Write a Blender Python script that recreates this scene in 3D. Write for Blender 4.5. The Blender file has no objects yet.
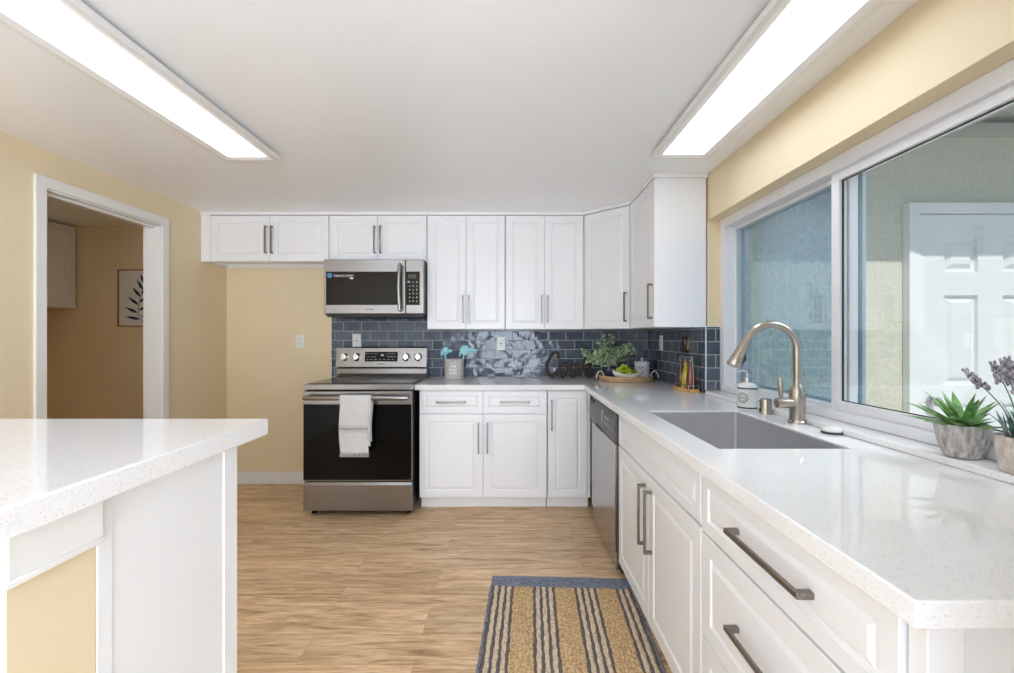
import bpy, bmesh, math, random
from mathutils import Vector, Matrix
PI = math.pi
SC = bpy.context.scene
COL = SC.collection

# ------------------------------------------------------------------ camera
F_PX, EYE = 456.0, 1.26
cam = bpy.data.cameras.new('camera')
cam.sensor_width = 36.0
cam.lens = F_PX / 1014 * 36.0
cam.shift_x = -3.0 / 1014
cam.clip_start = 0.02
cam_ob = bpy.data.objects.new('camera', cam)
cam_ob.location = (0, 0, EYE)
cam_ob.rotation_euler = (PI / 2, 0, 0)
COL.objects.link(cam_ob)
SC.camera = cam_ob

# ------------------------------------------------------------------ world, sun, exposure
SUN_STRENGTH, SKY_STRENGTH, LAMP_STRENGTH, EXPOSURE = 1.17, 1.25, 1.9, 1.46
w = bpy.data.worlds.new('sky')
SC.world = w
w.use_nodes = True
wn = w.node_tree
bg = wn.nodes['Background']
sky = wn.nodes.new('ShaderNodeTexSky')
sky.sky_type = 'HOSEK_WILKIE'
sky.sun_direction = (0.05, -0.70, 0.71)
sky.turbidity = 3.0
wn.links.new(sky.outputs[0], bg.inputs[0])
bg.inputs[1].default_value = SKY_STRENGTH
sun = bpy.data.lights.new('sun', 'SUN')
sun.energy = SUN_STRENGTH
sun.angle = 0.009
sun.color = (1.0, 0.95, 0.88)
sun_ob = bpy.data.objects.new('sun', sun)
COL.objects.link(sun_ob)
sun_ob.location = (2, -3, 6)
sun_ob.rotation_euler = Vector((-0.03, 0.695, -0.72)).to_track_quat('-Z', 'Y').to_euler()
rear_fill = bpy.data.lights.new('rear_fill_light', 'AREA')   # added fill lamp behind the camera, lights the room from the rear
rear_fill.shape = 'RECTANGLE'; rear_fill.size = 2.0; rear_fill.size_y = 1.9; rear_fill.energy = 64
rear_fill.color = (0.885, 0.985, 1.15)
rear_fill_ob = bpy.data.objects.new('rear_fill_light', rear_fill)
COL.objects.link(rear_fill_ob)
rear_fill_ob.location = (0.15, -3.58, 1.05)
rear_fill_ob.rotation_euler = Vector((0, 1, 0.8)).to_track_quat('-Z', 'Y').to_euler()
window_fill = bpy.data.lights.new('window_fill_light', 'AREA')  # added fill lamp outside, aimed through the sink window at the counter
window_fill.shape = 'RECTANGLE'; window_fill.size = 2.4; window_fill.size_y = 1.2; window_fill.energy = 7; window_fill.spread = math.radians(75)
window_fill.color = (0.96, 0.99, 1.04)
window_fill_ob = bpy.data.objects.new('window_fill_light', window_fill)
COL.objects.link(window_fill_ob)
window_fill_ob.location = (2.75, 0.7, 2.75)
window_fill_ob.rotation_euler = Vector((-1.6, 0.25, -1.55)).to_track_quat('-Z', 'Y').to_euler()
SC.view_settings.view_transform = 'Standard'
SC.view_settings.look = 'None'
SC.view_settings.gamma = 1
SC.view_settings.exposure = EXPOSURE
SC.view_settings.use_curve_mapping = False
SC.cycles.max_bounces = 12
SC.cycles.diffuse_bounces = 6
SC.cycles.transparent_max_bounces = 16
SC.cycles.caustics_reflective = False
SC.cycles.caustics_refractive = False
SC.cycles.sample_clamp_indirect = 6.0

# ------------------------------------------------------------------ materials
def srgb(r, g, b):
    f = lambda c: (c / 255 / 12.92) if c / 255 <= 0.04045 else ((c / 255 + 0.055) / 1.055) ** 2.4
    return (f(r), f(g), f(b), 1.0)

class NT:
    def __init__(s, name):
        s.m = bpy.data.materials.new(name)
        s.m.use_nodes = True
        s.t = s.m.node_tree
        s.b = s.t.nodes['Principled BSDF']
        s.out = s.t.nodes['Material Output']
    def n(s, typ, **kw):
        nd = s.t.nodes.new(typ)
        for k, v in kw.items():
            setattr(nd, k, v)
        return nd
    def l(s, a, b):
        s.t.links.new(a, b)
    def coords(s, scale=(1, 1, 1), rot=(0, 0, 0), loc=(0, 0, 0)):
        tc = s.n('ShaderNodeTexCoord')
        mp = s.n('ShaderNodeMapping')
        mp.inputs['Scale'].default_value = scale
        mp.inputs['Rotation'].default_value = rot
        mp.inputs['Location'].default_value = loc
        s.l(tc.outputs['Object'], mp.inputs[0])
        return mp.outputs[0]
    def noise(s, vec, scale, detail=3, rough=0.5, dist=0.0):
        nd = s.n('ShaderNodeTexNoise')
        nd.inputs['Scale'].default_value = scale
        nd.inputs['Detail'].default_value = detail
        nd.inputs['Roughness'].default_value = rough
        nd.inputs['Distortion'].default_value = dist
        if vec is not None:
            s.l(vec, nd.inputs['Vector'])
        return nd
    def ramp(s, fac, stops, interp='LINEAR'):
        nd = s.n('ShaderNodeValToRGB')
        cr = nd.color_ramp
        cr.interpolation = interp
        while len(cr.elements) < len(stops):
            cr.elements.new(0.5)
        for e, (p, c) in zip(cr.elements, stops):
            e.position = p
            e.color = c
        s.l(fac, nd.inputs[0])
        return nd.outputs[0]
    def mix(s, fac, a, b, mode='MIX'):
        nd = s.n('ShaderNodeMix', data_type='RGBA', blend_type=mode)
        for sock, v in ((nd.inputs[0], fac), (nd.inputs[6], a), (nd.inputs[7], b)):
            if hasattr(v, 'is_output'):
                s.l(v, sock)
            else:
                sock.default_value = v
        return nd.outputs[2]
    def bump(s, height, strength, dist=0.01):
        nd = s.n('ShaderNodeBump')
        nd.inputs['Strength'].default_value = strength
        nd.inputs['Distance'].default_value = dist
        s.l(height, nd.inputs['Height'])
        s.l(nd.outputs[0], s.b.inputs['Normal'])
    def p(s, **kw):
        for k, v in kw.items():
            s.b.inputs[k.replace('_', ' ')].default_value = v
        return s

def paint(name, col, rough=0.5, var=0.03, bump=0.05, bscale=180, spec=0.5):
    k = NT(name)
    v = k.coords()
    nz = k.noise(v, 2.5, 3)
    a = tuple(max(0, c * (1 - var)) for c in col[:3]) + (1,)
    b = tuple(min(1, c * (1 + var)) for c in col[:3]) + (1,)
    k.l(k.ramp(nz.outputs[0], [(0.3, a), (0.7, b)]), k.b.inputs['Base Color'])
    k.p(Roughness=rough)
    k.b.inputs['Specular IOR Level'].default_value = spec
    if bump:
        k.bump(k.noise(v, bscale, 2).outputs[0], bump, 0.002)
    return k.m

def metal(name, col, rough=0.3, stretch=(1, 1, 60), bump=0.05):
    k = NT(name)
    v = k.coords(scale=stretch)
    nz = k.noise(v, 12, 4)
    a = tuple(c * 0.9 for c in col[:3]) + (1,)
    k.l(k.ramp(nz.outputs[0], [(0.3, a), (0.7, col)]), k.b.inputs['Base Color'])
    k.p(Metallic=1.0, Roughness=rough)
    if bump:
        k.bump(nz.outputs[0], bump, 0.001)
    return k.m

M = {}
M['wall'] = paint('yellow_wall_paint', srgb(236, 218, 182), 0.55, 0.02, 0.08, 160)
M['ceiling'] = paint('white_ceiling_paint', srgb(250, 250, 250), 0.35, 0.01, 0.03, 120)
M['trim'] = paint('white_trim_paint', srgb(238, 236, 232), 0.35, 0.01, 0)
M['cab'] = paint('white_cabinet_paint', srgb(242, 242, 242), 0.32, 0.008, 0)
M['vinyl'] = paint('white_vinyl', srgb(238, 238, 240), 0.4, 0.01, 0)
M['plastic'] = paint('white_plastic', srgb(240, 239, 235), 0.35, 0.01, 0)
M['slot'] = paint('dark_slot', srgb(40, 38, 36), 0.6, 0.01, 0)
M['steel'] = metal('brushed_stainless', srgb(152, 149, 146), 0.27, (1, 60, 60), 0.03)
M['steel_dw'] = metal('brushed_stainless_dishwasher', srgb(188, 186, 184), 0.22, (60, 60, 1), 0.02)
M['steel_dark'] = metal('grey_control_metal', srgb(104, 103, 102), 0.4, (1, 1, 40), 0.02)
M['sink'] = metal('satin_sink_steel', srgb(212, 212, 214), 0.46, (3, 40, 40), 0.03)
M['nickel'] = metal('brushed_nickel', srgb(190, 180, 168), 0.27, (8, 8, 60), 0.02)
M['pull'] = metal('grey_nickel_pull', srgb(142, 136, 130), 0.38, (8, 8, 8), 0.0)
M['chrome'] = metal('chrome', srgb(215, 215, 215), 0.12, (1, 1, 1), 0.0)
M['door_white'] = paint('white_door_paint', srgb(238, 238, 240), 0.45, 0.01, 0)
M['black'] = paint('black_plastic', srgb(24, 23, 22), 0.4, 0.02, 0)
M['dark_side'] = paint('black_enamel', srgb(34, 33, 32), 0.4, 0.02, 0)
M['grey_print'] = paint('pale_print', srgb(190, 190, 186), 0.5, 0.0, 0)
M['white_print'] = paint('white_print', srgb(245, 245, 245), 0.5, 0.0, 0)
M['blue_print'] = paint('blue_print', srgb(70, 140, 190), 0.5, 0.0, 0)
M['dark_print'] = paint('dark_print', srgb(70, 66, 62), 0.5, 0.0, 0)

def glossy_black(name, col, rough):
    k = NT(name)
    v = k.coords()
    k.l(k.ramp(k.noise(v, 3, 2).outputs[0], [(0.3, col), (0.7, tuple(c * 1.1 for c in col[:3]) + (1,))]), k.b.inputs['Base Color'])
    k.p(Roughness=rough, IOR=1.26)
    return k.m
M['black_glass'] = glossy_black('black_oven_glass', (0.003, 0.003, 0.003, 1), 0.03)
M['mw_glass'] = glossy_black('brown_black_glass', (0.020, 0.016, 0.009, 1), 0.08)
M['cooktop'] = glossy_black('black_ceramic_cooktop', (0.01, 0.01, 0.01, 1), 0.07)

def floor_mat():
    k = NT('light_oak_planks')
    v = k.coords(loc=(0.37, 0.05, 0))
    br = k.n('ShaderNodeTexBrick', offset=0.37, offset_frequency=2)
    k.l(v, br.inputs['Vector'])
    br.inputs['Scale'].default_value = 1.0
    br.inputs['Brick Width'].default_value = 1.22
    br.inputs['Row Height'].default_value = 0.18
    br.inputs['Mortar Size'].default_value = 0.0012
    br.inputs['Mortar Smooth'].default_value = 0.3
    br.inputs['Color1'].default_value = (0, 0, 0, 1)
    br.inputs['Color2'].default_value = (1, 1, 1, 1)
    br.inputs['Mortar'].default_value = (0.5, 0.5, 0.5, 1)
    # per-plank offset of the grain
    sep = k.n('ShaderNodeSeparateColor')
    k.l(br.outputs['Color'], sep.inputs[0])
    off = k.n('ShaderNodeVectorMath', operation='SCALE')
    comb = k.n('ShaderNodeCombineXYZ')
    k.l(sep.outputs[0], comb.inputs[0]); k.l(sep.outputs[0], comb.inputs[1]); k.l(sep.outputs[0], comb.inputs[2])
    k.l(comb.outputs[0], off.inputs[0]); off.inputs['Scale'].default_value = 17.0
    tc = k.n('ShaderNodeTexCoord')
    add = k.n('ShaderNodeVectorMath', operation='ADD')
    k.l(tc.outputs['Object'], add.inputs[0]); k.l(off.outputs[0], add.inputs[1])
    m1 = k.n('ShaderNodeMapping'); m1.inputs['Scale'].default_value = (1.7, 15, 1)
    k.l(add.outputs[0], m1.inputs[0])
    g1 = k.noise(m1.outputs[0], 1.6, 7, 0.66, 1.1)
    m2 = k.n('ShaderNodeMapping'); m2.inputs['Scale'].default_value = (5.5, 52, 1)
    k.l(add.outputs[0], m2.inputs[0])
    g2 = k.noise(m2.outputs[0], 2.2, 4, 0.6, 0.2)
    m3 = k.n('ShaderNodeMapping'); m3.inputs['Scale'].default_value = (0.9, 2.6, 1)
    k.l(add.outputs[0], m3.inputs[0])
    g3 = k.noise(m3.outputs[0], 1.4, 2, 0.5, 0.3)
    c1 = k.ramp(g1.outputs[0], [(0.30, srgb(170, 132, 92)), (0.43, srgb(214, 177, 134)), (0.56, srgb(238, 207, 166)), (0.72, srgb(248, 226, 194))])
    c2 = k.ramp(g2.outputs[0], [(0.32, (0.74, 0.68, 0.59, 1)), (0.5, (0.95, 0.945, 0.94, 1)), (0.66, (1.04, 1.04, 1.04, 1))])
    c3 = k.ramp(g3.outputs[0], [(0.3, (0.93, 0.925, 0.92, 1)), (0.7, (1.06, 1.06, 1.06, 1))])
    c = k.mix(0.75, c1, c2, 'MULTIPLY')
    c = k.mix(0.8, c, c3, 'MULTIPLY')
    pl = k.ramp(sep.outputs[0], [(0.0, (0.88, 0.87, 0.86, 1)), (1.0, (1.08, 1.07, 1.06, 1))])
    c = k.mix(0.8, c, pl, 'MULTIPLY')
    mf = k.n('ShaderNodeMath', operation='MULTIPLY'); mf.inputs[1].default_value = 0.45
    k.l(br.outputs['Fac'], mf.inputs[0])
    c = k.mix(mf.outputs[0], c, srgb(140, 106, 74))
    k.l(c, k.b.inputs['Base Color'])
    k.p(Roughness=0.42)
    k.bump(g2.outputs[0], 0.08, 0.002)
    return k.m
M['floor'] = floor_mat()

def quartz(name, base):
    k = NT(name)
    v = k.coords()
    vo = k.n('ShaderNodeTexVoronoi'); vo.inputs['Scale'].default_value = 420
    k.l(v, vo.inputs['Vector'])
    sc_ = k.n('ShaderNodeSeparateColor'); k.l(vo.outputs['Color'], sc_.inputs[0])
    spk = k.ramp(sc_.outputs[0], [(0.0, (1, 1, 1, 1)), (0.80, (0.965, 0.965, 0.965, 1)), (0.93, (0.89, 0.89, 0.89, 1)), (0.985, (0.74, 0.74, 0.74, 1))], 'CONSTANT')
    vo2 = k.n('ShaderNodeTexVoronoi'); vo2.inputs['Scale'].default_value = 190
    k.l(v, vo2.inputs['Vector'])
    s2 = k.n('ShaderNodeSeparateColor'); k.l(vo2.outputs['Color'], s2.inputs[0])
    spk2 = k.ramp(s2.outputs[1], [(0.0, (1, 1, 1, 1)), (0.92, (0.95, 0.948, 0.945, 1)), (0.99, (0.93, 0.925, 0.92, 1))], 'CONSTANT')
    c = k.mix(1.0, base, spk, 'MULTIPLY')
    c = k.mix(0.8, c, spk2, 'MULTIPLY')
    k.l(c, k.b.inputs['Base Color'])
    k.p(Roughness=0.035, IOR=1.58)
    return k.m
M['quartz'] = quartz('speckled_white_quartz', srgb(244, 243, 242))

def tile(name, axis):
    k = NT(name)
    tc = k.n('ShaderNodeTexCoord')
    sp = k.n('ShaderNodeSeparateXYZ'); k.l(tc.outputs['Object'], sp.inputs[0])
    cb = k.n('ShaderNodeCombineXYZ')
    k.l(sp.outputs[0 if axis == 'x' else 1], cb.inputs[0]); k.l(sp.outputs[2], cb.inputs[1])
    mp = k.n('ShaderNodeMapping'); k.l(cb.outputs[0], mp.inputs[0])
    mp.inputs['Location'].default_value = (0.055 if axis == 'x' else 0.02, -0.914 + 0.0785 * 20, 0)
    br = k.n('ShaderNodeTexBrick', offset=0.5, offset_frequency=2)
    k.l(mp.outputs[0], br.inputs['Vector'])
    br.inputs['Scale'].default_value = 1
    br.inputs['Brick Width'].default_value = 0.152
    br.inputs['Row Height'].default_value = 0.0785
    br.inputs['Mortar Size'].default_value = 0.0028
    br.inputs['Mortar Smooth'].default_value = 0.15
    br.inputs['Color1'].default_value = (0, 0, 0, 1); br.inputs['Color2'].default_value = (1, 1, 1, 1)
    br.inputs['Mortar'].default_value = (0.5, 0.5, 0.5, 1)
    sep = k.n('ShaderNodeSeparateColor'); k.l(br.outputs['Color'], sep.inputs[0])
    base = k.ramp(sep.outputs[0], [(0, srgb(72, 82, 96)), (0.5, srgb(88, 97, 110)), (1, srgb(102, 110, 122))])
    addv = k.n('ShaderNodeVectorMath', operation='ADD')
    cmb = k.n('ShaderNodeCombineXYZ'); k.l(sep.outputs[0], cmb.inputs[2])
    sc_ = k.n('ShaderNodeVectorMath', operation='SCALE'); sc_.inputs['Scale'].default_value = 9
    k.l(cmb.outputs[0], sc_.inputs[0]); k.l(cb.outputs[0], addv.inputs[0]); k.l(sc_.outputs[0], addv.inputs[1])
    nz = k.noise(addv.outputs[0], 13, 3, 0.5, 0.6)
    clouds = k.ramp(nz.outputs[0], [(0.35, (0.8, 0.82, 0.85, 1)), (0.65, (1.2, 1.18, 1.16, 1))])
    c = k.mix(0.9, base, clouds, 'MULTIPLY')
    c = k.mix(br.outputs['Fac'], c, srgb(176, 180, 186))
    k.l(c, k.b.inputs['Base Color'])
    k.p(IOR=1.36)
    r = k.ramp(br.outputs['Fac'], [(0, (0.10, 0.10, 0.10, 1)), (1, (0.7, 0.7, 0.7, 1))])
    k.l(r, k.b.inputs['Roughness'])
    inv = k.n('ShaderNodeMath', operation='SUBTRACT'); inv.inputs[0].default_value = 1.0
    k.l(br.outputs['Fac'], inv.inputs[1])
    hs = k.n('ShaderNodeMath', operation='MULTIPLY_ADD'); hs.inputs[1].default_value = 0.35
    k.l(inv.outputs[0], hs.inputs[0])
    nz2 = k.noise(addv.outputs[0], 11, 1, 0.4, 0.3)
    nm = k.n('ShaderNodeMath', operation='MULTIPLY'); nm.inputs[1].default_value = 1.9
    k.l(nz2.outputs[0], nm.inputs[0]); k.l(nm.outputs[0], hs.inputs[2])
    k.bump(hs.outputs[0], 0.45, 0.008)
    return k.m
M['tile_x'] = tile('slate_blue_tile', 'x')
M['tile_y'] = tile('slate_blue_tile_side', 'y')

def emission(name, col, strength):
    k = NT(name)
    e = k.n('ShaderNodeEmission')
    e.inputs[0].default_value = col
    e.inputs[1].default_value = strength
    k.l(e.outputs[0], k.out.inputs[0])
    return k.m
M['warm_fill'] = emission('warm_fill_dome', (1.0, 0.88, 0.68, 1), 4.2)  # glow of the lamp added in the next room
M['lamp'] = emission('lit_diffuser', (0.90, 0.97, 1.10, 1), LAMP_STRENGTH)

def pane(name, f0, tint):
    k = NT(name)
    g = k.n('ShaderNodeNewGeometry')
    d = k.n('ShaderNodeVectorMath', operation='DOT_PRODUCT')
    k.l(g.outputs['Normal'], d.inputs[0]); k.l(g.outputs['Incoming'], d.inputs[1])
    ab = k.n('ShaderNodeMath', operation='ABSOLUTE'); k.l(d.outputs['Value'], ab.inputs[0])
    om = k.n('ShaderNodeMath', operation='SUBTRACT'); om.inputs[0].default_value = 1; k.l(ab.outputs[0], om.inputs[1])
    pw = k.n('ShaderNodeMath', operation='POWER'); pw.inputs[1].default_value = 5; k.l(om.outputs[0], pw.inputs[0])
    ma = k.n('ShaderNodeMath', operation='MULTIPLY_ADD'); ma.inputs[1].default_value = 1 - f0; ma.inputs[2].default_value = f0
    k.l(pw.outputs[0], ma.inputs[0])
    tr = k.n('ShaderNodeBsdfTransparent'); tr.inputs[0].default_value = tint
    gl = k.n('ShaderNodeBsdfGlossy'); gl.inputs['Roughness'].default_value = 0.0
    mx = k.n('ShaderNodeMixShader')
    k.l(ma.outputs[0], mx.inputs[0]); k.l(tr.outputs[0], mx.inputs[1]); k.l(gl.outputs[0], mx.inputs[2])
    k.l(mx.outputs[0], k.out.inputs[0])
    return k.m
M['glass_coated'] = pane('coated_window_glass', 0.062, (0.95, 0.985, 1.0, 1))
M['glass'] = pane('window_glass', 0.042, (0.97, 0.985, 0.985, 1))

def screen_mat():
    k = NT('insect_screen_mesh')
    tr = k.n('ShaderNodeBsdfTransparent'); tr.inputs[0].default_value = (0.88, 0.95, 1.0, 1)
    df = k.n('ShaderNodeBsdfDiffuse'); df.inputs[0].default_value = srgb(176, 196, 206)
    mx = k.n('ShaderNodeMixShader')
    v = k.coords()
    r = k.ramp(k.noise(v, 40, 2).outputs[0], [(0.3, (0.33, 0.33, 0.33, 1)), (0.7, (0.39, 0.39, 0.39, 1))])
    k.l(r, mx.inputs[0]); k.l(tr.outputs[0], mx.inputs[1]); k.l(df.outputs[0], mx.inputs[2])
    k.l(mx.outputs[0], k.out.inputs[0])
    return k.m
M['screen'] = screen_mat()
M['screen_frame'] = paint('pale_blue_grey_aluminium', srgb(176, 196, 206), 0.4, 0.02, 0)

def stucco(name, col):
    k = NT(name)
    v = k.coords()
    nz = k.noise(v, 45, 5, 0.65)
    a = tuple(c * 0.82 for c in col[:3]) + (1,)
    k.l(k.ramp(nz.outputs[0], [(0.3, a), (0.6, col)]), k.b.inputs['Base Color'])
    k.p(Roughness=0.9)
    k.bump(nz.outputs[0], 0.6, 0.008)
    return k.m
M['stucco'] = stucco('beige_stucco', srgb(214, 212, 197))
M['concrete'] = stucco('patio_concrete', srgb(205, 202, 196))
M['eave'] = paint('eave_paint', srgb(190, 190, 186), 0.7, 0.05, 0)
M['pot_grey'] = None

def speckle(name, c1, c2, scale, rough=0.6, stretch=(1, 1, 1), bump=0.2):
    k = NT(name)
    v = k.coords(scale=stretch)
    nz = k.noise(v, scale, 4, 0.65)
    k.l(k.ramp(nz.outputs[0], [(0.35, c1), (0.62, c2)]), k.b.inputs['Base Color'])
    k.p(Roughness=rough)
    if bump:
        k.bump(nz.outputs[0], bump, 0.004)
    return k.m
M['pot_grey'] = speckle('washed_cement', srgb(138, 132, 128), srgb(204, 200, 196), 60, 0.8, (1.5, 1.5, 0.35), 0.5)
M['pot_ribbed'] = speckle('ribbed_cement', srgb(176, 160, 146), srgb(214, 206, 198), 40, 0.8, (1, 1, 0.5), 0.3)
M['soil'] = speckle('dark_soil', srgb(50, 42, 34), srgb(86, 74, 60), 120, 0.95)
M['leaf_green'] = speckle('succulent_green', srgb(66, 116, 58), srgb(140, 184, 112), 22, 0.4, (1, 1, 1), 0.05)
M['leaf_lav'] = speckle('grey_green_leaf', srgb(72, 104, 96), srgb(132, 160, 148), 30, 0.6, (1, 1, 1), 0.05)
M['lav_flower'] = speckle('dusty_lavender', srgb(120, 114, 126), srgb(184, 178, 190), 90, 0.8)
M['leaf_euc'] = speckle('eucalyptus_green', srgb(58, 96, 58), srgb(196, 216, 170), 40, 0.55, (1, 1, 1), 0.05)
M['vase_navy'] = speckle('navy_ceramic', srgb(28, 40, 52), srgb(50, 66, 80), 20, 0.25, (1, 1, 1), 0.02)
M['grape'] = speckle('yellow_green_fruit', srgb(150, 178, 24), srgb(206, 220, 60), 20, 0.3, (1, 1, 1), 0.0)
M['grape_olive'] = speckle('olive_green_fruit', srgb(110, 124, 24), srgb(160, 170, 46), 20, 0.3, (1, 1, 1), 0.0)
M['ceramic'] = speckle('white_ceramic', srgb(232, 232, 230), srgb(242, 242, 240), 6, 0.22, (1, 1, 1), 0.0)
M['ceramic_blue'] = speckle('cool_white_enamel', srgb(216, 222, 234), srgb(228, 233, 242), 6, 0.3, (1, 1, 1), 0.0)
M['crock'] = speckle('grey_crock_glaze', srgb(176, 171, 166), srgb(200, 195, 190), 50, 0.6, (1, 1, 1), 0.1)
M['teal'] = speckle('pale_teal_silicone', srgb(140, 206, 216), srgb(168, 224, 230), 14, 0.5, (1, 1, 1), 0.0)
M['handle_wood'] = speckle('pale_wood_handle', srgb(196, 172, 140), srgb(220, 200, 170), 20, 0.6, (1, 1, 0.2), 0.0)
M['tray_wood'] = speckle('tray_wood', srgb(176, 136, 98), srgb(228, 194, 156), 14, 0.55, (1, 1, 8), 0.15)
M['caddy_wood'] = speckle('honey_pine', srgb(206, 150, 86), srgb(232, 186, 122), 16, 0.5, (1, 6, 6), 0.05)
M['rope'] = speckle('white_rope', srgb(200, 192, 180), srgb(232, 226, 216), 120, 0.9)
M['sign_black'] = speckle('black_sign_wood', srgb(16, 13, 12), srgb(30, 25, 22), 40, 0.7)
M['sign_brown'] = speckle('brown_sign_edge', srgb(128, 104, 86), srgb(154, 130, 110), 40, 0.7)
M['wire'] = metal('grey_wire', srgb(170, 168, 164), 0.3, (1, 1, 1), 0)
M['bronze_plate'] = metal('bronze_steel_plate', srgb(136, 124, 108), 0.22, (1, 30, 30), 0.02)
M['art_paper'] = speckle('cream_paper', srgb(226, 224, 220), srgb(236, 234, 230), 4, 0.8, (1, 1, 1), 0)
M['art_ink'] = speckle('navy_ink', srgb(28, 42, 72), srgb(52, 66, 100), 12, 0.8, (1, 1, 1), 0)
M['art_frame'] = speckle('light_wood_frame', srgb(150, 116, 82), srgb(180, 146, 108), 20, 0.6, (1, 1, 1), 0)
M['towel'] = speckle('white_waffle_cotton', srgb(206, 206, 206), srgb(232, 232, 232), 220, 0.95, (1, 1, 1), 0.6)
M['towel_band'] = speckle('grey_woven_band', srgb(160, 160, 160), srgb(190, 190, 190), 200, 0.95)
M['rug_blue'] = speckle('slate_blue_weave', srgb(92, 98, 114), srgb(150, 158, 174), 75, 0.95, (1, 2, 1), 0.9)
M['rug_dark'] = speckle('charcoal_cord', srgb(76, 70, 70), srgb(132, 120, 114), 120, 0.95, (1, 1, 1), 0.9)
M['rug_cream'] = speckle('cream_cord', srgb(196, 170, 136), srgb(242, 226, 200), 95, 0.95, (1, 1, 1), 0.9)
M['rug_tan'] = speckle('jute_tan_cord', srgb(172, 136, 92), srgb(236, 204, 156), 95, 0.95, (1, 1, 1), 0.9)

def liquid(name, col):
    k = NT(name)
    v = k.coords()
    k.l(k.ramp(k.noise(v, 30, 2).outputs[0], [(0.3, col), (0.7, tuple(min(1, c * 1.5) for c in col[:3]) + (1,))]), k.b.inputs['Base Color'])
    k.p(Roughness=0.08)
    k.b.inputs['Coat Weight'].default_value = 0.6
    return k.m
M['red_oil'] = liquid('red_infused_oil', srgb(104, 34, 28))
M['plum_oil'] = liquid('plum_infused_oil', srgb(76, 30, 50))
M['yellow_oil'] = liquid('yellow_infused_oil', srgb(168, 150, 26))
M['cork'] = speckle('cork', srgb(120, 104, 90), srgb(168, 150, 132), 80, 0.9)

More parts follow.
